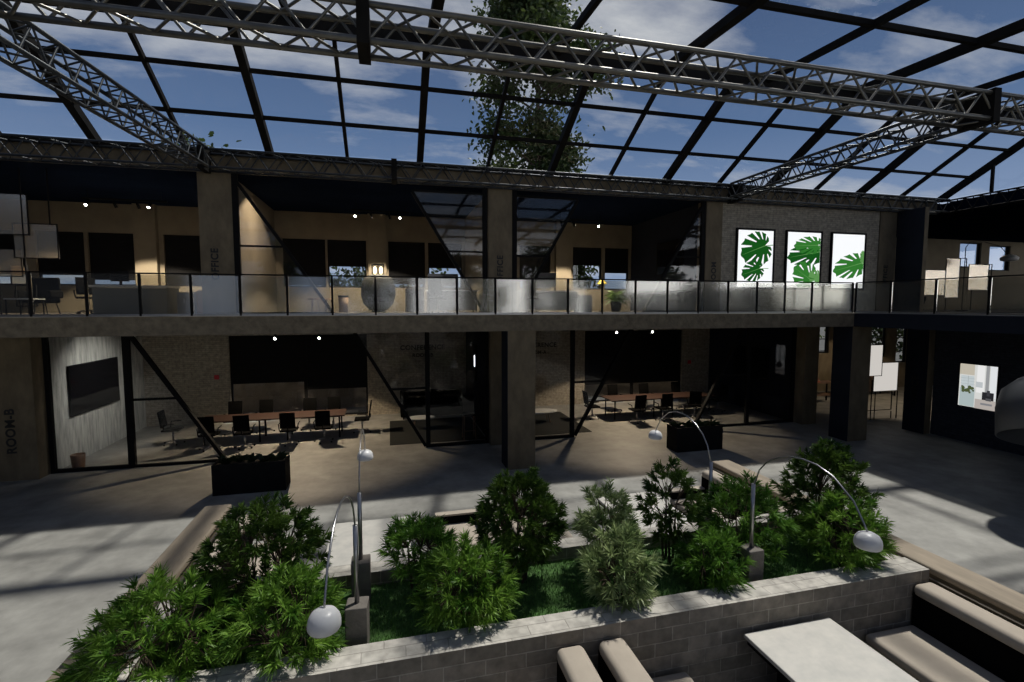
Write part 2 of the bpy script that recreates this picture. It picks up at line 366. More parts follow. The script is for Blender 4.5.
# partitions, upper
struct('wall_left',MB().box(-4.62,-4.0,14.85,YB,ZS,ZC),M['plaster'])
struct('wall_middle',MB().box(3.0,3.5,14.85,YB,ZS,ZC),M['plaster'])
struct('wall_right',MB().box(10.3,10.75,14.85,YB,ZS,ZC),M['navywall'])
struct('wall_front',MB().box(10.84,17.5,14.42,14.7,ZS,ZC),M['brickroom'])
# right wing
struct('wall_right',MB().box(17.48,17.9,-9.7,12.24,0,ZB),M['brickwing'])
struct('wall_right',MB().box(18.6,19.0,7.6,10.1,ZS,ZC),M['navywall'])
struct('wall_right',MB().box(XR-.3,XR,-9.7,YB,0,ZS+.3),M['navywall'])
# far side of the hall, behind the viewer
mb=[(x,x+3.6,.9,7.4) for x in (-12,-7.5,-3,1.5,6,10.5)]
wall_holes('wall_front',XL,17.5,0,8.2,mb,-10,.3,M['conc'])

def text(s,size,mtx,parent,m=None):
    c=bpy.data.curves.new('lettering','FONT'); c.body=s; c.size=size; c.extrude=.004; c.align_x='CENTER'; c.align_y='CENTER'; c.offset=size*.03; c.space_character=1.08
    o=bpy.data.objects.new('tmp',c); C.objects.link(o); bpy.context.view_layer.update()
    me=bpy.data.meshes.new_from_object(o.evaluated_get(bpy.context.evaluated_depsgraph_get())); bpy.data.objects.remove(o)
    me.name='lettering'; me.materials.clear(); me.materials.append(m or M['letter'])
    L=Vector(world_loc(parent)); me.transform(Matrix.Translation(-L)@mtx)
    q=bpy.data.objects.new('lettering',me); C.objects.link(q); q.parent=parent; return q
FACE=Matrix.Rotation(PI/2,4,'X')           # text in the XZ plane facing -Y
def vert(x,y,z): return Matrix.Translation((x,y,z))@FACE@Matrix.Rotation(PI/2,4,'Z')

# pillars
def pillar(x0,x1,y0,y1,z0,z1,m='conc'): return struct('pillar',MB().box(x0,x1,y0,y1,z0,z1),M[m])
def shade_face(p,x,y0,y1,z0,z1): MB().box(x-.012,x-.001,y0+.01,y1,z0,z1).build('side_face',M['navywall'],p)  # shade on a pillar's left face, put on as a thin dark sheet
for x in (2.93,13.93): shade_face(pillar(x,x+.74,12.14,12.82,0,ZB),x,12.14,12.82,0,ZB)
p=pillar(-9.3,-8.45,14.3,14.8,0,ZB); text('ROOM-B',.27,vert(-8.95,14.29,1.23),p)
struct('boundary_wall',MB().box(XL-20,17,23,23.3,-.32,1.9),M['fence'])
pillar(2.95,3.6,14.45,14.8,0,ZB); pillar(14.33,14.93,14.3,14.8,0,ZB)
p=pillar(17.2,17.45,12.24,12.95,0,ZB); shade_face(p,17.2,12.24,12.95,0,ZB); text('OFFICE',.3,Matrix.Translation((17.185,12.6,1.4))@Matrix.Rotation(-PI/2,4,'Z')@FACE@Matrix.Rotation(PI/2,4,'Z'),p)
for x0,x1,s,tx in ((-4.71,-3.92,'OFFICE',-4.37),(2.88,3.6,'OFFICE',3.24),(10.22,10.83,'ROOM',10.55),(17.5,18.27,'OFFICE',17.85)):
    p=pillar(x0,x1,14.38,14.84,ZS,ZC); text(s,.24,vert(tx,14.37,5.35),p)
shade_face(pillar(18.28,18.45,13.4,14.36,ZS,ZC),18.28,13.4,14.36,ZS,ZC)

# ------------------------------------------------------------------ glass roof
SL=.565; Y0=14.4; Z0=8.25; YK=11.19; ZK=Z0+SL*(Y0-YK)
def zs(y): return Z0+SL*(Y0-y) if y>=YK else ZK-.05*(YK-y)
YE=-9.7
xg=[-6.86+1.944*k for k in range(-4,15)]
r=root('window_%d'%(WN[0]+1),(0,Y0,Z0))
for a,b in zip(xg[::2],xg[2::2]):
    struct('pane',MB().add([(a,Y0,Z0+.1),(b,Y0,Z0+.1),(b,YK,ZK+.1),(a,YK,ZK+.1)],[(0,1,2,3)]),M['gRoof'],r)
for i,x in enumerate(xg):
    thick=(i%2==0)
    wd,hh=(.17,.20) if thick else (.085,.12)
    struct('rafter',MB().bar((x,Y0+.05,Z0),(x,YK,ZK),wd,hh),M['steel'],r)
for y in (13.37,12.28): struct('purlin',MB().bar((xg[0],y,zs(y)),(xg[-1],y,zs(y)),.09,.08),M['steel'],r)
struct('purlin',MB().bar((xg[0],Y0+.05,Z0-.02),(xg[-1],Y0+.05,Z0-.02),.14,.12),M['steel'],r)
r=root('window_%d'%(WN[0]+2),(0,YK,ZK))
fx=[1.0+2.85*k for k in range(-5,8)]
for a,b in zip(fx,fx[1:]):
    struct('pane',MB().add([(a,YK,ZK+.12),(b,YK,ZK+.12),(b,YE,zs(YE)+.12),(a,YE,zs(YE)+.12)],[(0,1,2,3)]),M['gRoof'],r)
for i,x in enumerate(fx):
    wd,hh=(.20,.18) if i%2==1 else (.11,.14)
    struct('rafter',MB().bar((x,YK,ZK),(x,YE,zs(YE)),wd,hh),M['steel'],r)
struct('purlin',MB().bar((xg[0],YK,ZK-.06),(xg[-1],YK,ZK-.06),.3,.34),M['steel'],r)
for y in (8.2,5.2,2.2,-.8,-3.8,-6.8): struct('purlin',MB().bar((xg[0],y,zs(y)),(xg[-1],y,zs(y)),.10,.11),M['steel'],r)
# gable end above the wing
xe=20.3; r=root('window_%d'%(WN[0]+3),(xe,10,8.3))
struct('pane',MB().add([(xe+.1,Y0,8.25),(xe+.1,YK,8.25),(xe+.1,YK,ZK)],[(0,1,2)]).add([(xe+.1,YK,8.25),(xe+.1,YE,8.25),(xe+.1,YE,zs(YE)),(xe+.1,YK,ZK)],[(0,1,2,3)]),M['gRoof'],r)
for y in (12.75,YK,8.2,5.2,2.2,-.8): struct('mullion',MB().bar((xe,y,8.2),(xe,y,zs(y)),.08,.08),M['steel'],r)

# ------------------------------------------------------------------ trusses
def truss(label,axis,a0,a1,b,z,s,rc,rl,pitch,plates=(),m='truss',pw=.16,group=None,gap=None):
    P=(lambda t,u,v:(t,b+u,z+v)) if axis=='x' else (lambda t,u,v:(b+u,t,z+v))
    t=thing('roof_truss',label,'truss',P((a0+a1)/2,s/2,0),group)
    for u in (0,s):
        for v in (0,s): MB().tube([P(a0,u,v),P(a1,u,v)],rc,8).build('chord',M[m],t,True)
    n=max(2,round((a1-a0)/pitch*2)); st=(a1-a0)/n
    for fi in range(4):
        mb=MB()
        for k in range(n):
            e0,e1=(0,s) if k%2==0 else (s,0); ta,tb=a0+k*st,a0+(k+1)*st
            if fi==0: pa,pb=P(ta,0,e0),P(tb,0,e1)
            elif fi==1: pa,pb=P(ta,s,e0),P(tb,s,e1)
            elif fi==2: pa,pb=P(ta,e0,0),P(tb,e1,0)
            else: pa,pb=P(ta,e0,s),P(tb,e1,s)
            mb.tube([pa,pb],rl,5,cap=False)
        mb.build('lacing',M[m],t,True)
    for q in plates:
        mb=MB(); g=rc+.03
        lo=P(q-pw/2,-g,-g); hi=P(q+pw/2,s+g,s+g)
        mb.box(lo[0],hi[0],lo[1],hi[1],lo[2],hi[2]); mb.build('joint_plate',M['steel'],t)
    return t
truss('long grey lattice truss crossing the upper part of the picture above the planter','x',-12,18.6,6.84,7.70,.45,.042,.021,.74,plates=(-.26,10.78))
truss('thin lattice truss along the eave above the office fronts','x',-12.5,20.1,13.92,7.72,.44,.03,.015,.6,plates=(-4.45,.2,11.1),m='trussdark',pw=.14)
truss('lattice truss sloping down from the top left corner to the eave','y',7.2,13.8,-4.99,7.70,.45,.036,.017,.5,m='trussdark').rotation_euler=(0,0,-.085)
truss('lattice truss running from the right joint of the big truss back to the eave','y',7.45,13.75,10.62,7.72,.42,.036,.017,.5,m='trussdark')
truss('dark lattice truss along the right wing below the gable glass','y',-9,14.3,20.25,7.72,.44,.03,.016,.52,m='steel')

# ------------------------------------------------------------------ balcony railing
def railing(label,pts,axis,fixed,z=ZS,h=.93):
    P=(lambda t:(t,fixed)) if axis=='x' else (lambda t:(fixed,t))
    t=thing('balcony_railing',label,'railing',(*P((pts[0]+pts[-1])/2),z))
    a,b=min(pts),max(pts)
    p0=P(a);p1=P(b)
    MB().bar((*p0,z+h),(*p1,z+h),.045,.03).build('handrail',M['black'],t)
    MB().bar((*p0,z+.035),(*p1,z+.035),.04,.05).build('bottom_channel',M['chrome'],t)
    for x in pts:
        q=P(x); MB().cbox(q[0],q[1],z+h/2,.045,.045,h-.03).build('post',M['black'],t)
    for x0,x1 in zip(pts,pts[1:]):
        q0=P(min(x0,x1)+.035);q1=P(max(x0,x1)-.035)
        n=(0,.006) if axis=='x' else (.006,0)
        MB().box(q0[0]-n[0],q1[0]+n[0],q0[1]-n[1],q1[1]+n[1],z+.06,z+h-.03).build('glass_panel',M['gRail'],t)
railing('glass balcony railing with black posts in front of the offices',[-12.95+.9725*k for k in range(28)][:-1]+[13.86],'x',12.16)
railing('glass balcony railing with black posts on the right wing edge',[12.1,11.02]+[11.02-1.19*k for k in range(1,17)],'y',13.93)

# ------------------------------------------------------------------ shopfront glazing: parallelogram openings between glass bays
def shopfront(label,y,z0,z1,xa,xp,xt,xb,zbar,postw=.13,base=True,flip=None):
    """xa: outer edge, xp: main post, strut runs from xt (top) to xb (floor); glass between outer edge, post and strut."""
    t=thing('glazed_screen',label,'glass screen',((xa+xp)/2,y,z0))
    lo,hi=min(xa,xp),max(xa,xp); bw=.09
    MB().box(xp-postw/2,xp+postw/2,y-.05,y+.05,z0,z1).build('post',M['black'],t)
    MB().box(xa-.05,xa+.05,y-.05,y+.05,z0,z1).build('post',M['black'],t)
    MB().box(lo+.05,hi-postw/2,y-.045,y+.045,z0,z0+bw).box(lo+.05,hi-postw/2,y-.045,y+.045,z1-.05,z1).build('sill',M['black'],t)
    MB().box(lo,hi,y-.006,y+.006,z0+bw,z1-.05).build('glass_pane',M['gLow'],t)
    MB().bar((xt,y,z1),(xb,y,z0+.05),.09,.12,(0,1,0)).build('strut',M['black'],t)
    # triangle bay
    if abs(xt-xp)<abs(xb-xp): tri=[(xp,y,z0+.05),(xb,y,z0+.05),(xt,y,z1)]; ends=(xp,xb); zz=z0
    else: tri=[(xp,y,z1),(xt,y,z1),(xb,y,z0+.05)]; ends=(xp,xt); zz=z1-.06
    MB().add([(p[0],p[1]-.005,p[2]) for p in tri]+[(p[0],p[1]+.005,p[2]) for p in tri],[(0,1,2),(5,4,3)]).build('glass_pane',M['gLow'],t)
    MB().box(min(ends),max(ends),y-.04,y+.04,zz,zz+.07).build('sill',M['black'],t)
    k=(zbar-z0)/(z1-z0); xs_=xb+(xt-xb)*k
    MB().box(min(xp,xs_),max(xp,xs_),y-.025,y+.025,zbar-.03,zbar+.03).build('crossbar',M['black'],t)
    return t
shopfront('black framed glass screen in front of the grey panelled wall screen at lower left',YG,0,ZB,-8.39,-6.65,-6.62,-4.45,1.81,.16)
shopfront('black framed glass screen in front of the dark lounge at the left meeting room',YG,0,ZB,2.89,1.08,-1.05,1.0,1.81)
shopfront('black framed glass screen just right of the middle free pillar',YG,0,ZB,3.66,5.7,7.85,5.8,1.80)
shopfront('black framed glass screen at the right end of the right meeting room',YG,0,ZB,14.28,12.35,12.2,10.2,1.82)
YF=14.42; ZF=7.5
def upfront(label,xp,xt,xb,top,zbar=5.85):
    t=thing('glazed_screen',label,'glass screen',(xp,YF,ZS)); y=YF
    MB().box(xp-.07,xp+.07,y-.05,y+.05,ZS,ZF+.2).build('post',M['black'],t)
    MB().bar((xt,y,ZF),(xb,y,ZS+.02),.08,.11,(0,1,0)).build('strut',M['black'],t)
    tri=[(xp,y,ZF),(xt,y,ZF),(xb,y,ZS+.02)] if top else [(xp,y,ZS+.02),(xb,y,ZS+.02),(xt,y,ZF)]
    MB().add([(p[0],p[1]-.005,p[2]) for p in tri]+[(p[0],p[1]+.005,p[2]) for p in tri],[(0,1,2),(5,4,3)]).build('glass_pane',M['gFront'],t)
    e=(xp,xt) if top else (xp,xb); zz=ZF if top else ZS
    MB().box(min(e),max(e),y-.04,y+.04,zz,zz+.06).build('rail',M['black'],t)
    k=(zbar-ZS)/(ZF-ZS); xs_=xb+(xt-xb)*k
    if zbar: MB().box(min(xp,xs_),max(xp,xs_),y-.02,y+.02,zbar-.025,zbar+.025).build('crossbar',M['black'],t)
upfront('upper glass triangle beside the pillar left of the first upstairs office',-3.85,-3.8,-1.5,False)
upfront('upper glass triangle left of the middle upstairs pillar',2.78,.69,2.75,True)
upfront('upper glass triangle right of the middle upstairs pillar',3.68,5.7,3.75,True,5.77)
upfront('upper glass triangle with white reflections left of the brick poster wall',10.12,10.05,8.0,False,5.87)

# ------------------------------------------------------------------ island: planter, ledges, sofas, tables
XA,XB=-2.94,6.84; ZW=1.07
YW0,YW1,YW2,YW3=4.36,4.66,5.95,6.2
pl=thing('planter_bed','low grey brick planter with pale coping in the middle of the hall','planter',(1.9,5.3,0))
MB().box(XA+.44,XB-.48,YW0,YW1,0,ZW,0,1).build('front_wall',[M['brickpl'],M['bricktop']],pl)
MB().box(XA+.44,XB-.48,YW2,YW3,0,ZW,0,1).build('rear_wall',[M['brickpl'],M['bricktop']],pl)
MB().box(XA+.44,XA+.66,YW1,YW2,0,ZW-.02,0,1).build('end_wall',[M['brickpl'],M['bricktop']],pl)
MB().box(XB-.7,XB-.48,YW1,YW2,0,ZW-.02,0,1).build('end_wall',[M['brickpl'],M['bricktop']],pl)
MB().box(XA+.66,XB-.7,YW1,YW2,.0,.90).build('soil',M['grass'],pl)
g=MB(); rg=random.Random(3)
for k in range(15000):
    x=rg.uniform(XA+.68,XB-.72); y=rg.uniform(YW1+.02,YW2-.02); h=rg.uniform(.03,.085); a=rg.uniform(0,2*PI); l=rg.uniform(-.03,.03); l2=rg.uniform(-.03,.03)
    ca,sa=math.cos(a)*.005,math.sin(a)*.005
    g.add([(x-ca,y-sa,.9),(x+ca,y+sa,.9),(x+l,y+l2,.9+h)],[(0,1,2)])
tag(g.build('grass',M['blade']),'short green grass growing between the shrubs of the planter','grass',kind='stuff')
def ledge(label,x0,x1,inner):
    t=thing('ledge_wall',label,'low wall',((x0+x1)/2,5,0))
    MB().rbox(x0,x1,1.6,8.65,.98,ZW,.03).build('coping',M['capwood'],t)
    MB().box(x0+.03,x1-.03,1.63,8.62,0,.98).build('wall_body',M['conc'],t)
    xi=x1+.01 if inner>0 else x0-.01
    MB().box(min(xi,xi+inner*.03),max(xi,xi+inner*.03),1.65,8.55,0,.9).build('inner_panel',M['black'],t)
    MB().box(min(xi,xi+inner*.012),max(xi,xi+inner*.012),1.65,8.55,.935,.95).build('edge_strip',M['chrome'],t)
ledge('long tan topped low wall left of the planter',XA,XA+.40,1)
ledge('long tan topped low wall right of the planter beside the front sofa',XB-.42,XB,-1)
# sofas; built facing +X with the back at x=0, length L along y
def sofa(label,x,y0,y1,face,arm=None,bh=.95,group='built-in beige sofas around the planter'):
    t=thing('booth_sofa',label,'sofa',(x,(y0+y1)/2,0),group); s=face
    def bx(a,b,c,d,e,g,r=None):
        a,b=x+s*a,x+s*b
        m=MB(); 
        return m.rbox(min(a,b),max(a,b),c,d,e,g,r) if r else m.box(min(a,b),max(a,b),c,d,e,g)
    bx(.27,.98,y0+.03,y1-.03,.08,.33).build('base',M['darkfab'],t)
    bx(.0,.26,y0,y1,0,bh-.11).build('backrest',M['darkfab'],t)
    bx(-.01,.275,y0-.01,y1+.01,bh-.15,bh,.06).build('back_cap',M['beige'],t,True)
    bx(.265,1.0,y0+.01,y1-.01,.33,.46,.05).build('seat_cushion',M['beige'],t,True)
    if arm:
        a,b=(y1-.14,y1) if arm>0 else (y0,y0+.14)
        bx(.28,1.0,a,b,.465,.60).build('armrest',M['darkfab'],t)
        bx(.28,1.0,a,b,.60,.63).build('arm_cap',M['beige'],t)
sofa('beige and black sofa in the lower right corner behind the front table',6.34,1.9,4.33,-1)
sofa('beige and black sofa at the bottom edge, right one of the back to back pair',1.98,1.9,4.33,1)
sofa('beige and black sofa at the bottom edge, left one of the back to back pair',1.80,1.9,4.33,-1)
sofa('sunlit beige sofa along the left low wall behind the planter',-2.48,6.25,8.45,1)
sofa('beige sofa behind the planter, left one of the rear back to back pair',1.72,6.25,8.5,-1,1,.66)
sofa('beige sofa behind the planter, right one of the rear back to back pair',1.92,6.25,8.5,1,1,.66)
sofa('beige sofa behind the planter against the right low wall',6.36,6.25,8.5,-1,1)
def table(label,x0,x1,y0,y1):
    t=thing('stone_table',label,'table',((x0+x1)/2,(y0+y1)/2,0),'pale stone booth tables')
    MB().rbox(x0,x1,y0,y1,.70,.75,.012).build('tabletop',M['tabletop'],t)
    MB().box(x0+.03,x1-.03,y0+.03,y1-.03,.64,.70).build('apron',M['black'],t)
    for yy in (y0+.25,y1-.25): MB().box((x0+x1)/2-.3,(x0+x1)/2+.3,yy-.05,yy+.05,0,.64).build('leg',M['black'],t)
table('pale stone topped table in the lower right foreground',3.66,4.8,2.0,4.3)
table('pale stone topped table behind the planter on the right',3.66,4.8,6.3,8.2)
table('pale stone topped table behind the planter on the left',-.95,.25,6.3,8.2)

# arc lamps
def arc_lamp(label,x,y,d):
    t=thing('arc_lamp',label,'lamp',(x,y,.9),'arc lamps in the planter')
    x0,y0=x,y
    # local geometry, pointing towards -Y
    MB().rbox(-.105,.105,-.105,.105,0,.46,.012).build('block_base',M['blockstone'],t,rel=False)
    MB().tube([(0,0,.46),(0,0,1.25)],.024,10).build('pole',M['chrome'],t,True,rel=False)
    pts=[(0,0,1.22),(0,-.09,1.45),(0,-.2,1.58),(0,-.36,1.68),(0,-.53,1.745),(0,-.7,1.77),(0,-.88,1.765),(0,-1.07,1.71),(0,-1.3,1.55),(0,-1.42,1.37),(0,-1.45,1.32)]
    MB().tube(pts,.009,6).build('arc_rod',M['chrome'],t,True,rel=False)
    mb=MB().lathe(0,-1.46,[(.005,1.325),(.05,1.318),(.085,1.298),(.105,1.265),(.112,1.23),(.111,1.20),(.103,1.185),(.06,1.18)],24)
    mb.build('lamp_shade',M['lamp'],t,True,rel=False)
    t.rotation_euler=(0,0,0 if d<0 else PI); return t
M['blockstone']=mat('grey brown stone block',(.13,.115,.10),.75,var=.25,scale=8,bump=.2)
arc_lamp('arc lamp bowing toward the viewer near the left end of the planter, front one',-.36,4.88,-1).rotation_euler=(0,0,-.075)
arc_lamp('arc lamp bowing away with its globe in front of the left meeting room',-.37,5.74,1)
arc_lamp('arc lamp bowing toward the viewer near the right end of the planter',4.22,4.88,-1)
arc_lamp('arc lamp bowing away with its globe below the right meeting room',4.25,5.72,1)

# ------------------------------------------------------------------ shrubs
def leaf_strip(mb,p,d,L,wd,droop,rnd):
    d=d.normalized(); side=d.cross(Vector((rnd.uniform(-1,1),rnd.uniform(-1,1),rnd.uniform(-.3,1))))
    if side.length<1e-3: side=Vector((1,0,0))
    side.normalize(); m=p+d*(L*.5)+Vector((0,0,-droop*L*.12)); e=p+d*L+Vector((0,0,-droop*L*.45))
    b=len(mb.v)
    mb.v+= [tuple(p-side*wd*.3),tuple(p+side*wd*.3),tuple(m+side*wd*.5),tuple(m-side*wd*.5),tuple(e)]
    mb.f+= [(b,b+1,b+2,b+3),(b+3,b+2,b+4)]; mb.m+= [0,0]
def shrub(label,x,y,z0,zt,rx,mt,seed,n=150,L=.15,wd=.013,per=40,low=.18,droop=.7,ry=None,zc=.5,lean=(0,0),name='leafy_shrub'):
    rnd=random.Random(seed); t=thing(name,label,'shrub',(x,y,z0),'shrubs growing in the planter')
    mb=MB(); st=MB(); h=zt-z0; ry=ry or rx
    c=Vector((x+lean[0],y+lean[1],z0+h*(low+(1-low)*zc))); rz0=h*(1-low)*zc; rz1=h*(1-low)*(1-zc)
    forks=[]
    for k in range(4):
        a=2*PI*k/4+rnd.uniform(-.5,.5); q=Vector((x+math.cos(a)*.05*1.4,y+math.sin(a)*.05*1.4,z0)); e=Vector((c.x+math.cos(a)*rx*.3,c.y+math.sin(a)*ry*.3,c.z-rz0*.35+rnd.uniform(-.05,.15)*h))
        mid=(q+e)/2+Vector((rnd.uniform(-.03,.03),rnd.uniform(-.03,.03),0))
        st.tube([q,mid,e],[.018,.014,.009],5); forks.append(e)
    for k in range(n):
        while True:
            u=Vector((rnd.uniform(-1,1),rnd.uniform(-1,1),rnd.uniform(-1,1)))
            if .12<u.length<1: break
        rr=u.length**.45; u=u.normalized()*rr
        p=Vector((c.x+u.x*rx*(1-.25*max(0,u.z)),c.y+u.y*ry*(1-.25*max(0,u.z)),c.z+(u.z*rz1 if u.z>0 else u.z*rz0)))
        p+=Vector((rnd.gauss(0,.03),rnd.gauss(0,.03),rnd.gauss(0,.04)))
        if p.z<z0+.03: p.z=z0+.03+rnd.uniform(0,.05)
        fk=min(forks,key=lambda q:(q-p).length)
        if rnd.random()<.6: st.tube([fk,(fk+p)/2+Vector((0,0,.02)),p],[.006,.005,.003],4,cap=False)
        ax=(Vector((u.x,u.y,max(u.z,0)*.8+.55))).normalized()
        ln=rnd.uniform(.07,.14)
        for j in range(per):
            s_=rnd.random(); a=rnd.uniform(0,2*PI)
            o1=ax.orthogonal().normalized(); o2=ax.cross(o1)
            d=ax*(rnd.uniform(.35,1.0)+s_*.5)+(o1*math.cos(a)+o2*math.sin(a))*rnd.uniform(.4,1.0)
            leaf_strip(mb,p+ax*(ln*(s_-.5)),d,L*rnd.uniform(.6,1.1),wd*rnd.uniform(.7,1.2),droop*rnd.uniform(.3,1.3),rnd)
    st.build('branches',M['bark'],t,True); mb.build('foliage',M[mt],t); return t
SH=[
('bright strap leaved shrub at the far left corner of the planter',-2.08,4.95,.92,1.70,.62,'leafB',11,dict(n=180,zc=.45,low=0)),
('tall dark shrub at the left behind the front bright one',-1.38,5.7,.92,2.1,.60,'leafD',12,dict(n=300,wd=.016,L=.12,zc=.5,low=.05)),
('bright shrub spilling over the coping left of the front left arc lamp',-1.0,4.85,.92,1.72,.50,'leafB',13,dict(n=160,low=0,zc=.45)),
('small bright tree shaped shrub on a bare forked trunk right of the left arc lamps',.28,5.62,.92,1.75,.40,'leafM',14,dict(n=110,low=.42,zc=.45)),
('bright bushy shrub in the middle front of the planter',.75,5.0,.92,1.72,.50,'leafB',15,dict(n=170,low=.0,zc=.45)),
('tall dark conical shrub in the middle rear of the planter',1.50,5.6,.92,2.25,.50,'leafD',16,dict(n=300,wd=.016,L=.12,low=.2,zc=.45)),
('pale grey green shrub hanging over the coping above the sofa backs',2.45,4.82,.92,1.75,.37,'leafP',17,dict(n=110,per=34,L=.17,wd=.017,low=.0,zc=.5)),
('pale topped shrub behind the hanging pale one',2.62,5.55,.92,1.95,.33,'leafP',18,dict(n=90,low=.3)),
('dark open shrub on a thin trunk right of the pale ones',3.55,5.6,.92,2.22,.36,'leafD',19,dict(n=110,per=34,wd=.016,L=.12,low=.2)),
('mid green shrub around the rear right arc lamp pole',4.55,5.45,.92,1.90,.55,'leafM',20,dict(n=180,low=.05)),
('low mid green shrub left of the right block base',3.72,4.92,.92,1.5,.36,'leafM',24,dict(n=100,low=.0)),
('tall dark shrub at the right end of the planter',5.98,5.5,.92,2.32,.55,'leafD',21,dict(n=320,wd=.016,L=.12,low=.05)),
('bright shrub drooping over the coping at the right end under a lamp',5.62,4.9,.92,1.78,.48,'leafB',22,dict(n=150,low=.0,zc=.5)),
]
for (lb,x,y,z0,zt,rx,mt,sd_,kw) in SH: shrub(lb,x,y,z0,zt,rx,mt,sd_,**kw)

# black trough planters by the meeting rooms
def trough(label,x0,x1,y0,y1,h,seed):
    t=thing('trough_planter',label,'planter',((x0+x1)/2,(y0+y1)/2,0),'black trough planters')
    MB().box(x0,x1,y0,y0+.03,0,h).box(x0,x1,y1-.03,y1,0,h).box(x0,x0+.03,y0+.03,y1-.03,0,h).box(x1-.03,x1,y0+.03,y1-.03,0,h).box(x0+.03,x1-.03,y0+.03,y1-.03,0,.05).build('trough',M['black'],t)
    MB().box(x0+.03,x1-.03,y0+.03,y1-.03,.05,h-.05).build('soil',M['soil'],t)
    rnd=random.Random(seed)
    for k in range(5):
        cx=x0+.2+(x1-x0-.4)*k/4; cy=(y0+y1)/2+rnd.uniform(-.06,.06); mb=MB()
        for j in range(16):
            a=rnd.uniform(0,2*PI); el=rnd.uniform(.6,2.0); d=Vector((math.cos(a),math.sin(a),el)); L=rnd.uniform(.3,.5)
            leaf_strip(mb,Vector((cx,cy,h-.06)),d,L,.09,1.0,rnd)
        o=mb.build('plant',M['leafX'],t)
trough('black trough planter with dark leafy plants in front of the left meeting room',-3.93,-2.4,12.05,12.6,.70,5)
trough('black trough planter with dark leafy plants in front of the right meeting room',8.05,9.58,12.4,12.95,.72,6)

# ------------------------------------------------------------------ office chairs
def office_chair(name,label,loc,rz,group):
    t=thing(name,label,'chair',loc,group,rz)
    MB().rbox(-.24,.24,-.24,.24,.43,.49,.025).build('seat',M['darkfab'],t,True,rel=False)
    mb=MB().rbox(-.22,.22,-.02,.02,-.25,.25,.018)
    mb.v=[(x,y*1+.27+(z)*.16,z+.80) for x,y,z in mb.v]; mb.build('backrest',M['darkfab'],t,True,rel=False)
    for s in (-1,1):
        MB().tube([(s*.25,.16,.46),(s*.28,.14,.66),(s*.28,-.14,.67)],.016,6).build('armrest',M['black'],t,True,rel=False)
    MB().tube([(0,.2,.46),(0,.27,.52),(0,.27,.62)],.02,6).build('back_support',M['black'],t,True,rel=False)
    MB().tube([(0,0,.08),(0,0,.43)],.028,8).build('column',M['chrome'],t,True,rel=False)
    for k in range(5):
        a=2*PI*k/5; l=MB().tube([(0,0,.10),(.28*math.cos(a),.28*math.sin(a),.06)],[.022,.014],6).build('leg',M['chrome'],t,True,rel=False)
        MB().lathe(.28*math.cos(a),.28*math.sin(a),[(.012,0),(.026,.01),(.026,.04),(.012,.05)],8).build('castor',M['black'],l,True,rel=False)
    return t
def conf_table(label,x0,x1,y0,y1):
    t=thing('conference_table',label,'table',((x0+x1)/2,(y0+y1)/2,0))
    MB().rbox(x0,x1,y0,y1,.71,.75,.015).build('tabletop',M['woodtable'],t)
    for xx in (x0+.18,(x0+x1)/2-.4,(x0+x1)/2+.4,x1-.18):
        for yy in (y0+.12,y1-.12): MB().tube([(xx,yy,0),(xx,yy,.71)],.025,6).build('leg',M['black'],t)
    return t
conf_table('long red brown conference table in the left meeting room',-5.75,-1.45,16.45,17.45)
conf_table('long red brown conference table in the right meeting room',7.95,12.35,16.5,17.55)
ch=None; G1='chairs at the left conference table'; G2='chairs at the right conference table'
CH=[(-6.55,17.0,PI/2,'swivel chair at the left end of the left conference table',G1),
(-5.25,16.1,PI,'first front chair from the left at the left conference table',G1),(-4.3,16.05,PI,'second front chair from the left at the left conference table',G1),(-3.05,16.1,PI,'third front chair from the left at the left conference table',G1),(-2.05,16.15,PI,'front chair nearest the right end of the left conference table',G1),
(-5.1,17.85,0,'first rear chair from the left at the left conference table',G1),(-4.15,17.9,0,'second rear chair from the left at the left conference table',G1),(-2.75,17.9,0,'third rear chair from the left at the left conference table',G1),(-1.95,17.9,0,'rear chair nearest the right end of the left conference table',G1),
(-.95,17.05,-PI/2,'swivel chair at the right end of the left conference table',G1),
(7.4,17.05,PI/2,'swivel chair at the left end of the right conference table',G2),
(8.75,16.1,PI,'front chair nearest the left end of the right conference table',G2),(9.85,16.15,PI,'middle front chair at the right conference table',G2),(11.3,16.3,PI-.5,'turned front chair nearest the right end of the right conference table',G2),
(8.8,17.95,0,'rear chair nearest the left end of the right conference table',G2),(10.2,17.95,0,'middle rear chair at the right conference table',G2),(11.7,17.95,0,'rear chair nearest the right end of the right conference table',G2),
(12.85,17.0,-PI/2,'swivel chair at the right end of the right conference table',G2)]
for x,y,rz,lb,gp in CH:
    if ch is None: ch=office_chair('conference_chair',lb,(x,y,0),rz,gp)
    else: dup(ch,(x,y,0),rz,lb,gp)

# lounge corners
def lounge(label,x0,x1,y,rugl,ovl,mirror=0):
    t=thing('lounge_sofa',label,'sofa',((x0+x1)/2,y,0))
    MB().rbox(x0,x1,y-.45,y+.45,.08,.42,.05).build('seat',M['grey'] if mirror else M['darkfab'],t,True)
    MB().rbox(x0,x1,y+.25,y+.47,.42,.98,.05).build('backrest',M['darkfab'],t,True)
    for xx in (x0+.08,x1-.12):
        for yy in (y-.4,y+.36): MB().box(xx,xx+.04,yy,yy+.04,0,.09).build('leg',M['black'],t)
    for xx in (x0,x1-.18): MB().rbox(xx,xx+.18,y-.45,y+.25,.42,.62,.04).build('armrest',M['darkfab'],t,True)
lounge('dark sofa below the wall lettering in the left meeting room',.35,2.75,18.95,'','')
tag(MB().box(-.05,2.95,15.2,18.4,.001,.012).build('rug',M['rug']),'dark rug under the oval table of the left lounge','rug')
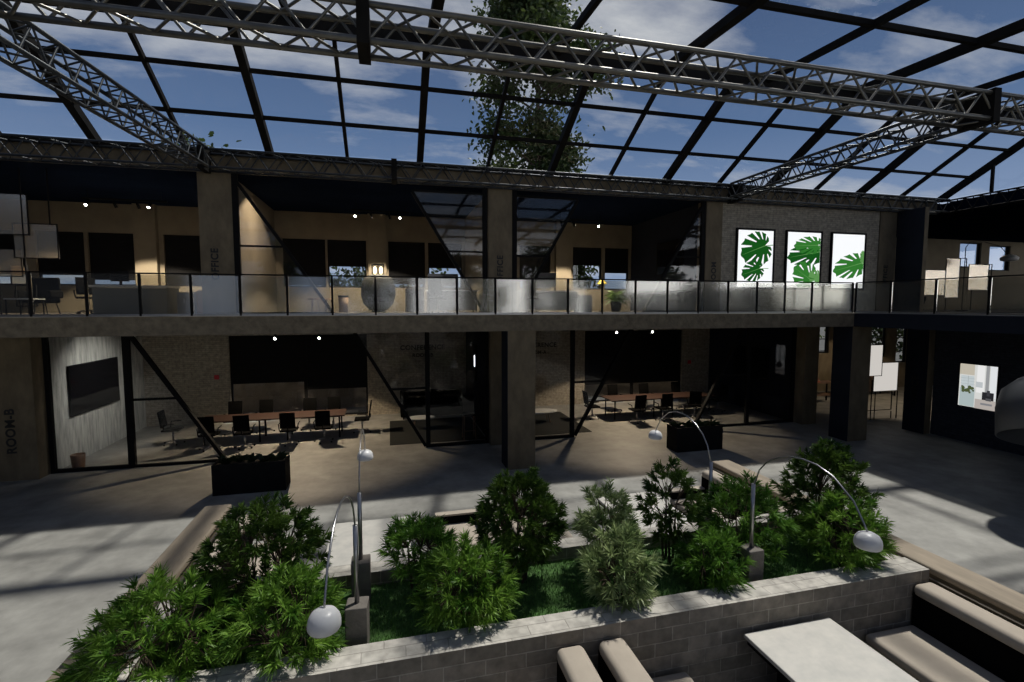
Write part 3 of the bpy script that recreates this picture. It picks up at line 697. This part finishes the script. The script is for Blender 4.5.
tag(MB().box(3.55,6.6,15.2,18.4,.001,.012).build('rug',M['rug']),'dark rug under the oval table right of the middle pillar','rug')
def oval(label,cx,cy,a,b):
    t=thing('oval_table',label,'table',(cx,cy,.013),'oval coffee tables')
    mb=MB().lathe(0,0,[(.96,.38),(1,.39),(1,.41),(.96,.42)],28); mb.v=[(cx+x*a,cy+y*b,z) for x,y,z in mb.v]; mb.build('tabletop',M['white'],t)
    for s in (-1,1):
        for q in (-1,1): MB().tube([(cx+s*a*.55,cy+q*b*.5,.013),(cx+s*a*.45,cy+q*b*.4,.38)],.015,6).build('leg',M['wood'],t)
oval('white oval coffee table in the left lounge',1.02,17.0,.48,.3); oval('white oval coffee table right of the middle pillar',5.25,17.0,.72,.38)
def highchair(label,x,y,z=0):
    t=thing('bar_stool',label,'stool',(x,y,z))
    MB().rbox(x-.2,x+.2,y-.2,y+.2,.78,.86,.03).build('seat',M['darkfab'],t,True)
    MB().rbox(x-.2,x+.2,y+.14,y+.2,.86,1.42,.03).build('backrest',M['darkfab'],t,True)
    for s in (-1,1):
        for q in (-1,1): MB().tube([(x+s*.19,y+q*.19,z),(x+s*.16,y+q*.16,.78)],.016,6).build('leg',M['wood'],t)
    MB().bar((x-.17,y-.17,.3),(x+.17,y-.17,.3),.02,.02).build('footrest',M['wood'],t)
highchair('tall dark stool with wooden legs behind the left lounge glass',2.42,15.35)
# wall mounted screens
def tv(label,pl_,a0,a1,z0,z1,axis,off,face):
    t=thing('wall_screen',label,'screen',((a0+a1)/2,off,z0) if axis=='x' else (off,(a0+a1)/2,z0))
    d=face*.06
    if axis=='x': B=lambda i,j,k,l,m_,n: MB().box(i,j,min(off+m_,off+n),max(off+m_,off+n),k,l)
    else: B=lambda i,j,k,l,m_,n: MB().box(min(off+m_,off+n),max(off+m_,off+n),i,j,k,l)
    B(a0,a1,z0,z1,face*.01,d).build('casing',M['black'],t)
    B(a0+.03,a1-.03,z0+.03,z1-.03,d,d+face*.004).build('display',pl_,t); return t
tv('large dark screen on the grey panelled wall at lower left',M['screen'],15.5,17.95,1.28,2.66,'y',-8.4,1)
tv('dark screen on the navy side wall upstairs left of the poster wall',M['screen'],15.7,17.5,5.45,6.68,'y',10.3,-1)
tv('dark screen on the right side wall of the right meeting room',M['screen'],16,18,1.3,2.6,'y',14.35,-1)
# right wing lit screen with a picture of a bright kitchen
t=tv('bright screen showing a white kitchen on the dark brick right wall',emis('screen white',(.86,.87,.84),.75),10.44,11.48,1.11,2.49,'y',17.5,-1)
xx=17.5-.066
def pic(ya,yb,za,zb,c,s=.7,dx=0): MB().add([(xx-dx,ya,za),(xx-dx,yb,za),(xx-dx,yb,zb),(xx-dx,ya,zb)],[(0,1,2,3)]).build('picture_patch',emis('picture tone',c,s),t)
pic(11.05,11.45,2.13,2.46,(.72,.66,.54)); pic(11.02,11.42,1.15,1.72,(.55,.66,.66),dx=.001); pic(11.05,11.4,1.75,2.1,(.72,.8,.82),dx=.001)
mb=MB(); rp=random.Random(2)
for k in range(26):
    cy=rp.uniform(11.05,11.36); cz=1.62+rp.uniform(-.06,.14); q=rp.uniform(.02,.05); mb.add([(xx-.003,cy+q*math.cos(a),cz+q*math.sin(a)) for a in [2*PI*j/7 for j in range(7)]],[tuple(range(7))])
mb.build('picture_patch',emis('picture plant',(.10,.13,.05),.7),t)
pic(10.66,10.75,1.6,2.46,(.42,.43,.44)); pic(10.47,10.64,1.5,2.46,(.9,.93,.95),.8)
pic(10.47,11.0,1.13,1.42,(.62,.56,.52),dx=.001); pic(10.52,10.82,1.42,1.66,(.03,.03,.035),dx=.003); pic(10.55,10.85,1.26,1.32,(.3,.3,.32),dx=.003)
pic(10.78,10.98,1.62,2.46,(.93,.93,.92),.85,dx=.001); pic(10.82,11.0,1.78,1.95,(.70,.74,.76),dx=.002)
for k in range(1,4): pic(11.02,11.42,1.75+.09*k,1.757+.09*k,(.45,.52,.54),dx=.0015)
pic(11.2,11.215,1.72,2.1,(.5,.55,.56),dx=.0016); pic(10.58,10.72,1.40,1.48,(.12,.12,.13),dx=.004); pic(10.62,10.70,1.55,1.72,(.06,.06,.07),dx=.004)
# alarm boxes, wall lettering
for x,lb in ((-6.1,'red alarm box on the brick left of the left meeting room blind'),(13.3,'red alarm box on the brick right of the right meeting room blind')):
    tag(MB().rbox(x-.08,x+.08,YB-.06,YB-.002,1.60,1.76,.02).build('alarm_box',M['red']),lb,'alarm')
wl=bpy.data.objects['wall_back']
text('CONFERENCE',.26,Matrix.Translation((1.27,YB-.01,2.6))@FACE,wl); text('ROOM-B',.2,Matrix.Translation((1.27,YB-.01,2.29))@FACE,wl)
text('CONFERENCE',.26,Matrix.Translation((6.0,YB-.01,2.6))@FACE,wl); text('ROOM-A',.2,Matrix.Translation((6.0,YB-.01,2.29))@FACE,wl)
# wall sconce and shelf and small bin in the left room
t=thing('wall_light','slim lit wall light on the navy partition of the left lounge','lamp',(2.99,17.2,2.0)); MB().box(2.93,2.995,17.05,17.35,1.6,2.9).build('back_plate',M['black'],t); MB().box(2.92,2.93,17.12,17.28,2.1,2.5).build('diffuser',emis('sconce glow',(.9,.95,1),3),t)
t=thing('waste_bin','small dark waste bin at the foot of the grey panelled wall','bin',(-8.05,15.1,0)); MB().lathe(-8.05,15.1,[(.13,0),(.16,.36),(.15,.36),(.12,.02)],16,cap=False).lathe(-8.05,15.1,[(.12,.01),(.12,.02)],16).build('bucket',M['wood'],t,True)

# ceiling spots and track lights
def track(label,x0,x1,y,z,heads,zc):
    t=thing('track_light',label,'lamp',((x0+x1)/2,y,z),'track lights')
    MB().box(x0,x1,y-.02,y+.02,z,z+.05).build('track',M['black'],t)
    for q in (x0+.15,x1-.15): MB().tube([(q,y,z+.05),(q,y,zc)],.008,5).build('hanger',M['black'],t)
    for x,lit in heads:
        d=Vector((.25 if not lit else -.1,-.75 if lit else .3,-.9)).normalized(); p=Vector((x,y,z-.06))
        s=MB().tube([p-d*.02,p+d*.16],[.036,.042],10).tube([(x,y,z),(x,y,z-.06)],.012,5).build('spot_head',M['black'],t,True)
        if lit: MB().tube([p+d*.158,p+d*.166],[.036,.036],12).build('lens',M['bulb'],s)
track('upstairs black track light above the left office',-8.7,-6.5,17.3,7.4,[(-8.55,1),(-7.9,0),(-7.3,0),(-6.95,1)],ZC)
track('upstairs black track light in the office left of the middle pillar',-1.15,.75,17.3,7.4,[(-1.02,1),(-.55,0),(0.05,0),(.42,1)],ZC)
track('upstairs black track light in the office right of the middle pillar',6.05,7.9,17.3,7.4,[(6.2,0),(6.7,0),(7.65,1)],ZC)
def pair(label,x0,x1,y):
    t=thing('ceiling_spots',label,'lamp',((x0+x1)/2,y,3.3)); MB().box(x0-.2,x1+.2,y-.02,y+.02,3.42,3.46).build('track',M['black'],t)
    for q in (x0,x1): MB().tube([(q,y,3.46),(q,y,ZB)],.008,5).build('hanger',M['black'],t)
    for x in (x0,x1):
        p=Vector((x,y,3.38)); d=Vector((0,-.7,-.7)); s=MB().tube([p+Vector((0,.02,.02)),p+d*.12],[.036,.04],10).tube([(x,y,3.42),p],.012,5).build('spot_head',M['black'],t,True)
        MB().tube([p+d*.118,p+d*.128],[.036,.036],12).build('lens',M['bulb'],s)
pair('pair of lit ceiling spots in the left meeting room',-3.3,-2.07,15.85); pair('pair of lit ceiling spots in the right meeting room',8.0,9.45,16.4)
spot('room spot',(-2.9,17.0,3.3),(-2.9,16.7,0),620,117); spot('room spot',(9.0,17.1,3.3),(8.8,16.7,0),560,117)
spot('office spot',(-7.6,17.3,7.3),(-7.6,17.3,4),1700,114,(1,.86,.66)); spot('office spot',(-.3,17.3,7.3),(-.3,17.3,4),1700,114,(1,.86,.66)); spot('office spot',(-2.7,16.4,7.4),(-4.0,16.6,5.8),330,110); spot('room spot',(-6.2,16.2,3.4),(-8.4,16.7,1.5),190,95,(1,.95,.85),.08,.9); spot('office spot',(6.9,17.3,7.3),(6.9,17.3,4),1700,114,(1,.86,.66))  # the two spots aimed at left side walls are added fill, no fixture there

# ------------------------------------------------------------------ leaf posters on the brick wall
def monstera(parent,cx,cz,L,ang,y,m,seed,box,wid=1.0):
    """split leaf blade: heart outline cut by deep slits, clipped at the picture edge"""
    rnd=random.Random(seed); mb=MB(); pts=[(0,0)]
    slits=[(s_*a+rnd.uniform(-3,3),rnd.uniform(.38,.6)) for s_ in (-1,1) for a in (22,44,66,90,116)]
    N=220
    for k in range(N+1):
        th=-152+304*k/N; r_=L*(.60+.40*math.cos(math.radians(th)))*(1+.03*math.cos(math.radians(th*16)))
        for a,dp in slits:
            if abs(th-a)<2.6+abs(a)*.012: r_*=dp
        pts.append((r_*math.cos(math.radians(th)),r_*wid*math.sin(math.radians(th))))
    ca,sa=math.cos(ang),math.sin(ang); cl=lambda v,a,b: max(a,min(b,v))
    P=lambda a,b: (cl(cx+a*ca-b*sa,box[0],box[1]),y,cl(cz+a*sa+b*ca,box[2],box[3]))
    v=[P(a,b) for a,b in pts]; mb.add(v,[(0,i,i+1) for i in range(1,N+1)])
    o=mb.build('leaf_print',m,parent)
    q=MB().add([(p[0],y-.002,p[2]) for p in (P(0,-L*.012),P(L*.97,-.002),P(L*.97,.002),P(0,L*.012))],[(0,1,2,3)])
    q.add([(p[0],y-.002,p[2]) for p in (P(0,-L*.012),P(0,L*.012),P(-L*.5,L*.16),P(-L*.5,L*.13))],[(0,1,2,3)])
    q.build('leaf_rib',gl_[2],o); return o
gl_=[emis('print green dark',lin((24,84,28)),.9),emis('print green',lin((52,120,48)),.95),emis('print green pale',lin((96,150,84)),.95)]
def poster(label,x0,x1,leaves):
    z0,z1=4.9,6.82; y=14.42
    t=thing('light_box_poster',label,'poster',((x0+x1)/2,y,z0),'leaf posters on the brick wall')
    fr=MB(); q=.06
    fr.box(x0-q,x0,y-.07,y,z0-q,z1+q).box(x1,x1+q,y-.07,y,z0-q,z1+q).box(x0,x1,y-.07,y,z1,z1+q).box(x0,x1,y-.07,y,z0-q,z0)
    fr.build('frame',M['black'],t)
    MB().box(x0,x1,y-.045,y-.005,z0,z1).build('lit_face',M['lightbox'],t)
    for i,(cx,cz,L,a,k,w_) in enumerate(leaves):
        monstera(t,x0+cx*(x1-x0),z0+cz*(z1-z0),L,math.radians(a),y-.05-.004*i,gl_[k],i,(x0+.01,x1-.01,z0+.01,z1-.01),w_)
poster('lit poster with two split monstera leaves, leftmost of three',11.45,12.87,[(.76,.735,.98,200,0,.86),(.62,.33,.72,198,0,.72)])
poster('lit poster with a drooping monstera leaf above a broad one, middle of three',13.45,14.86,[(.98,.66,1.35,190,0,.45),(.92,.78,1.0,183,1,.45),(.75,.14,.85,150,1,.85),(1.0,.14,.5,150,2,.8)])
poster('lit poster with one low monstera leaf on white, rightmost of three',15.38,16.81,[(.92,.47,1.25,194,1,.50),(1.0,.50,.4,100,2,.6)])

# ------------------------------------------------------------------ upstairs furniture
Z=ZS
def desk(label,x0,x1,y0,y1,panel=True,top='white',group='office desks upstairs',h=.74):
    t=thing('office_desk',label,'desk',((x0+x1)/2,(y0+y1)/2,Z),group)
    MB().box(x0,x1,y0,y1,Z+h-.035,Z+h).build('desktop',M[top],t)
    if panel: MB().box(x0+.05,x1-.05,y0+.06,y0+.09,Z+.08,Z+h-.035).build('front_panel',M['grey'],t)
    for xx in (x0+.03,x1-.07):
        for yy in (y0+.02,y1-.06): MB().box(xx,xx+.04,yy,yy+.04,Z,Z+h-.035).build('leg',M['black'],t)
def monitor(label,x,y,z,w,h,rz=0):
    t=thing('computer_monitor',label,'monitor',(x,y,z),'monitors upstairs')
    MB().box(x-w/2,x+w/2,y-.02,y+.02,z+.12,z+.12+h).build('screen',M['screen'],t)
    MB().box(x-.03,x+.03,y+.02,y+.05,z+.02,z+.3).build('neck',M['black'],t); MB().box(x-.13,x+.13,y-.08,y+.12,z,z+.018).build('foot',M['black'],t)
def cabinet(label,x0,x1,y0,y1,h,m='grey',z=None):
    z=Z if z is None else z
    t=thing('low_cabinet',label,'cabinet',((x0+x1)/2,(y0+y1)/2,z))
    MB().box(x0,x1,y0+.02,y1,z,z+h).build('body',M[m],t)
    n=2
    for k in range(n):
        a=x0+.01+(x1-x0-.02)*k/n; b=x0-.0+(x1-x0-.0)*(k+1)/n-.01
        d=MB().box(a,b,y0,y0+.018,z+.03,z+h-.02).build('door',M[m],t); MB().box(b-.06,b-.04,y0-.02,y0,z+h*.5,z+h*.7).build('handle',M['chrome'],d)
# left office
t=thing('reception_desk','grey fronted reception desk in the left upstairs office','desk',(-7.05,16,Z))
MB().box(-7.9,-6.1,15.9,15.95,Z,Z+.72).build('front_panel',M['grey'],t); MB().box(-7.95,-6.05,15.85,16.7,Z+.74,Z+.80).build('counter',M['white'],t)
for xx in (-7.92,-6.13): MB().box(xx,xx+.05,15.95,16.68,Z,Z+.74).build('side_face',M['grey'],t)
monitor('small monitor on the left upstairs reception desk',-7.4,16.3,Z+.80,.45,.28)
cabinet('low grey cabinet right of the reception desk',-5.9,-5.4,16.0,16.4,.62); cabinet('wide low brown cabinet next to the first upstairs pillar',-5.3,-4.7,15.7,16.1,.66,'wood')
cid=dup(ch,(-8.35,16.6,Z),.6,'dark office chair beside the left upstairs reception desk','office chairs upstairs')
def armchair(label,x,y):
    t=thing('lounge_chair',label,'chair',(x,y,Z))
    MB().rbox(x-.32,x+.32,y-.3,y+.3,Z+.3,Z+.46,.05).build('seat',M['darkfab'],t,True)
    mb=MB().rbox(x-.33,x+.33,y+.22,y+.32,Z+.44,Z+1.0,.04); mb.build('backrest',M['darkfab'],t,True)
    for s in (-1,1): MB().rbox(x+s*.35-.05,x+s*.35+.05,y-.28,y+.28,Z+.44,Z+.64,.03).build('armrest',M['darkfab'],t,True)
    for s in (-1,1):
        for q in (-1,1): MB().tube([(x+s*.3,y+q*.26,Z),(x+s*.24,y+q*.22,Z+.31)],.014,5).build('leg',M['black'],t)
armchair('dark upholstered lounge chair behind the left balcony glass',-9.1,15.9)
def side_table(label,x,y,w=.55,h=.42,z=None):
    z=Z if z is None else z
    t=thing('side_table',label,'table',(x,y,z)); MB().box(x-w/2,x+w/2,y-w/2,y+w/2,z+h-.03,z+h).build('tabletop',M['white'],t)
    for s in (-1,1):
        for q in (-1,1): MB().box(x+s*(w/2-.03)-.012,x+s*(w/2-.03)+.012,y+q*(w/2-.03)-.012,y+q*(w/2-.03)+.012,z,z+h-.03).build('leg',M['black'],t)
side_table('small black legged side table before the left lounge chair',-8.9,15.0)
def divider(label,y,frames,z0,hang=None,group=None,glow=None):
    xs_=[f[0] for f in frames]
    t=thing('room_divider',label,'room divider',(sum(xs_)/len(xs_),y,z0))
    for i,(x0,x1,za,zb,fill) in enumerate(frames):
        yy=y+.05*i; q=.022
        fr=MB().box(x0,x0+q,yy-.015,yy+.015,za,zb).box(x1-q,x1,yy-.015,yy+.015,za,zb).box(x0+q,x1-q,yy-.015,yy+.015,zb-q,zb).box(x0+q,x1-q,yy-.015,yy+.015,za,za+q).build('square_frame',M['black'],t)
        if fill: MB().box(x0+q,x1-q,yy-.004,yy+.004,za+q,zb-q).build('panel',fill,fr)
    for x,za,zb in (hang or []): MB().box(x-.012,x+.012,y-.012,y+.012,za,zb).build('upright',M['black'],t)
divider('room divider of overlapping black square frames at the left edge upstairs',15.0,[(-9.9,-8.70,6.03,7.05,M['mirrorp']),(-9.08,-8.13,5.46,6.34,M['mirrorp']),(-9.75,-8.95,5.0,5.70,M['mirrorp']),(-9.25,-8.88,4.8,5.3,M['mirrorp']),(-9.2,-8.75,4.25,4.8,None)],Z,[(-8.83,4.05,7.7),(-8.26,6.3,7.7),(-9.4,4.05,5.1)])
# office two
def stool(label,x,y):
    t=thing('round_stool',label,'stool',(x,y,Z),'round stools upstairs'); MB().lathe(x,y,[(.17,Z+.42),(.18,Z+.44),(.17,Z+.47)],16).build('seat',M['wood'],t)
    for k in range(3):
        a=2*PI*k/3; MB().tube([(x+.17*math.cos(a),y+.17*math.sin(a),Z),(x+.1*math.cos(a),y+.1*math.sin(a),Z+.42)],.012,5).build('leg',M['black'],t)
stool('round wooden stool upstairs, left of the dark bin',-2.35,17); stool('round wooden stool upstairs, closest to the dark bin',-1.95,17.2)
t=thing('waste_bin','dark bin with a lid standing upstairs left of the pod',  'bin',(-1.45,17,Z)); MB().lathe(-1.45,17,[(.14,Z),(.16,Z+.5)],16).build('bucket',M['tan'],t,True); MB().lathe(-1.45,17,[(.165,Z+.5),(.165,Z+.56)],16).build('lid',M['black'],t)
t=thing('pod_chair','large dark hooded pod chair upstairs in front of the lit pier','chair',(-.35,17.6,Z))
mb=MB().lathe(0,0,[(.3,.08),(.5,.3),(.58,.6),(.56,.9),(.5,1.1),(.42,1.22),(.2,1.3)],20); mb.v=[(-.35+x,17.6+y*.7,Z+z) for x,y,z in mb.v]; mb.build('shell',M['podgrey'],t,True); MB().lathe(-.35,17.6,[(.25,Z),(.22,Z+.08)],16).build('foot',M['black'],t)
MB().rbox(-.72,.02,17.1,17.5,Z+.36,Z+.5,.05).build('cushion',M['darkfab'],t,True)
t=thing('lantern_box','small lantern with two glowing bulbs on top of the pod','lantern',(-.35,17.6,Z+1.31)); fr=MB()
for a in (-.2,-.01,.18): fr.box(-.35+a,-.35+a+.03,17.5,17.7,Z+1.31,Z+1.62)
fr.box(-.55,-.14,17.5,17.7,Z+1.62,Z+1.65).build('frame',M['black'],t)
for a in (-.1,.1): MB().lathe(-.35+a,17.6,[(.02,Z+1.32),(.05,Z+1.38),(.05,Z+1.5),(.02,Z+1.56)],10).build('bulb',emis('lantern glow',(1,.85,.5),6),t,True)
cabinet('dark upright cabinet upstairs right of the pod',.55,1.15,16.8,17.3,.8,'navywall')
desk('white desk upstairs with a wide monitor left of the middle pillar',1.2,2.85,16.0,16.7)
monitor('wide dark monitor upstairs left of the middle pillar',1.75,16.4,Z+.74,1.0,.42)
dup(ch,(1.5,15.55,Z),2.7,'dark office chair at the desk upstairs left of the middle pillar','office chairs upstairs')
# office three
desk('white desk upstairs right of the middle pillar',4.2,6.4,16.0,16.8)
monitor('dark monitor upstairs just right of the middle pillar triangle',5.25,16.3,Z+.74,.82,.5)
dup(ch,(4.5,15.5,Z),PI-.4,'dark office chair at the desk upstairs right of the middle pillar','office chairs upstairs')
cabinet('low grey drawer cabinet at the right end of the upstairs desk',6.45,6.95,16.1,16.6,.6)
t=thing('potted_plant','leafy potted plant upstairs beside the office triangle with white reflections','plant',(8.2,16.8,Z)); MB().lathe(8.2,16.8,[(.16,Z),(.22,Z+.38),(.2,Z+.38),(.18,Z+.33)],16).build('pot',M['black'],t,True)
mb=MB(); rp=random.Random(9)
for k in range(90):
    a=rp.uniform(0,2*PI); leaf_strip(mb,Vector((8.2,16.8,Z+.35+rp.uniform(0,.3))),Vector((math.cos(a),math.sin(a),rp.uniform(.1,1.3))),rp.uniform(.35,.65),.09,1,rp)
mb.build('foliage',M['leafD'],t)
t=thing('desk_lamp','yellow shaded lamp upstairs in front of the right office window','lamp',(7.9,17.4,Z)); MB().lathe(7.9,17.4,[(.12,Z),(.12,Z+.03)],14).tube([(7.9,17.4,Z+.03),(7.9,17.4,Z+1.05)],.012,6).build('stand',M['black'],t); MB().lathe(7.9,17.4,[(.06,Z+1.2),(.2,Z+1.05)],16,cap=False).build('lamp_shade',mat('yellow shade',(.6,.45,.05),.5),t,True)

# ------------------------------------------------------------------ right hand rooms
divider('room divider of overlapping black square frames behind the wing railing upstairs',16.4,[(22.5,23.75,4.7,5.82,M['mirrorp']),(23.8,24.63,4.6,6.35,M['mirrorp']),(24.57,25.08,5.95,6.37,None),(25.3,26.55,4.95,6.12,M['mirrorp']),(26.3,26.8,5.6,6.15,None)],Z,[(23.83,4.05,4.6),(25.33,4.05,4.95),(22.53,4.05,4.7)])
t=thing('arc_lamp','small arc lamp upstairs on the right in front of the bright windows','lamp',(23.0,15.2,Z)); MB().lathe(23.0,15.2,[(.2,Z),(.2,Z+.05)],16).build('base',M['black'],t)
MB().tube([(23.0,15.2,Z+2.6),(23.0,15.2,Z)],.015,6).build('pole',M['black'],t); MB().tube([(23.0,15.2,Z+2.6),(23.2,15.2,Z+2.83),(24.0,15.2,Z+2.86),(24.9,15.2,Z+2.72),(25.4,15.2,Z+2.36)],.013,6).build('arc_rod',M['black'],t)
MB().lathe(25.5,15.2,[(.02,Z+2.40),(.2,Z+2.34),(.30,Z+2.24),(.28,Z+2.14),(.2,Z+2.1)],18).build('lamp_shade',M['lamp'],t,True)
armchair('dark lounge chair upstairs behind the wing divider',23.6,17.6)
wp=emis('white panel with added glow',(.9,.86,.82),.55)  # brightness of a plain white panel put in as emission
wpan=emis('white divider panel with added glow',(.95,.90,.84),.62)  # glow added to make the divider panels bright, no lamp behind them
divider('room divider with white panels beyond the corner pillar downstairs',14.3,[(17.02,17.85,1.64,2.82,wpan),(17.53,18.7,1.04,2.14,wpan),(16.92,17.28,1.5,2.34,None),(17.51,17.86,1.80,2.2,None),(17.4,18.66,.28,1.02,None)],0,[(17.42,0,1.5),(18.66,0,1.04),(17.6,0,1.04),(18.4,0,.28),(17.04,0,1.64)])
t=thing('console_table','brown wooden console with books seen between the corner pillars','table',(18.2,17.5,0)); MB().box(17.4,19.1,17.3,17.8,.85,.9).build('tabletop',M['wood'],t); MB().box(17.45,19.05,17.35,17.75,.3,.34).build('shelf',M['wood'],t)
for xx in (17.42,19.03):
    for yy in (17.32,17.73): MB().box(xx,xx+.05,yy,yy+.05,0,.85).build('leg',M['black'],t)
for k,c in enumerate(((.5,.1,.05),(.35,.2,.1),(.2,.06,.04))): tag(MB().box(17.6+.02*k,18.3-.03*k,17.4,17.7,.902+.06*k,.958+.06*k).build('book',mat('book cover',c,.6)),['bottom','middle','top'][k]+' book of the pile on the console between the corner pillars','book',group='books on the console')
t=thing('work_table','brown work table behind the white divider panels downstairs','table',(21.5,18.2,0)); MB().box(20.2,23.2,17.8,18.6,.95,1.0).build('tabletop',M['wood'],t)
MB().box(20.3,23.1,18.5,18.53,.1,.95).build('back_panel',M['wood'],t)
for xx in (20.25,23.1):
    for yy in (17.83,18.53): MB().box(xx,xx+.05,yy-.0,yy+.04,0,.95).build('leg',M['black'],t)
spot('wing spot',(21.5,16.2,3.5),(21.5,17.2,0),200,120)
spot('wing spot',(26.0,16.5,7.5),(26,17,4),35,120)

# giant dome lamp cropped by the right edge
t=thing('dome_lamp','huge grey dome lamp shade cut off by the right edge of the picture','lamp',(12.9,6.75,1.9))
mb=MB(); N=32; prof=[(.02,.0),(.35,-.04),(.65,-.15),(.86,-.36),(.95,-.72),(.96,-1.3)]
mb.lathe(0,0,prof+[(.93,-1.3)]+[(r_-.03,z_-.02) for r_,z_ in prof[::-1][1:]],N,cap=False)
tilt=Matrix.Rotation(math.radians(-16),4,'X')@Matrix.Rotation(math.radians(18),4,'Y')
mb.v=[tuple(tilt@Vector(p)+Vector((12.98,6.75,2.88))) for p in mb.v]; mb.build('shade',mat('grey dome enamel',(.07,.073,.08),.5),t,True)
MB().tube([(12.98,6.75,2.87),(12.98,6.75,zs(6.75))],.02,8).build('suspension_rod',M['black'],t)

# ------------------------------------------------------------------ trees outside
def tree(label,x,y,zt,rx,zl,seed,n=5200,sz=.32,mt='leafT'):
    rnd=random.Random(seed); t=thing('outdoor_tree',label,'tree',(x,y,-.32)); mb=MB(); tr=MB()
    tr.tube([(x,y,-.32),(x+.1,y,zl),(x,y,zt*.8)],[.3,.22,.06],8)
    cl=[]
    for k in range(46):
        a=rnd.uniform(0,2*PI); h=rnd.random(); rr=rx*(math.sin(PI*(.18+.75*h))**.8)*rnd.uniform(.25,1)
        cl.append(Vector((x+rr*math.cos(a),y+rr*math.sin(a)*.7,zl+(zt-zl)*h))); 
        tr.tube([(x,y,max(zl*.8,cl[-1].z-1.5)),cl[-1]],[.07,.02],5,cap=False)
    for k in range(n):
        c=rnd.choice(cl); p=c+Vector((rnd.gauss(0,.6),rnd.gauss(0,.5),rnd.gauss(0,.55)))
        d=Vector((rnd.uniform(-1,1),rnd.uniform(-1,1),rnd.uniform(-.8,.6))); leaf_strip(mb,p,d,sz*rnd.uniform(.7,1.3),sz*.6,.6,rnd)
    tr.build('trunk',M['bark'],t,True); mb.build('foliage',M[mt],t); return t
tree('tall leafy tree outside behind the glass roof',7.6,25,22.5,3.6,5.0,31,n=46000,sz=.23)
tree('tree outside whose tip shows above the eave at the left',-8.4,27,11.4,1.4,3,32,n=2500)
tree('green tree outside the right rear windows',24,27,6,3.2,1,33,n=2500); tree('green tree outside the far right rear windows',34,27,6,3.2,1,34,n=2500)
tree('green tree outside behind the left rear windows',-2,34,7,3,1.5,35,n=2000); tree('bare green tree outside behind the middle rear windows',1.8,30,6.6,1.6,1.5,36,n=900)

for k,(x,y,h) in enumerate(((-9,-17,9),(-1,-19,11),(7,-16,8),(15,-19,10),(27,-14,7),(40,-22,6))):  # unseen trees behind the viewer, added to mottle reflections in the rail glass
    q=tree('',x,y,h,2.2,1.5,40+k,n=1500,sz=.5); q.name='reflection_tree'; q['kind']='structure'
    for kk in ('label','category'):
        if kk in q: del q[kk]
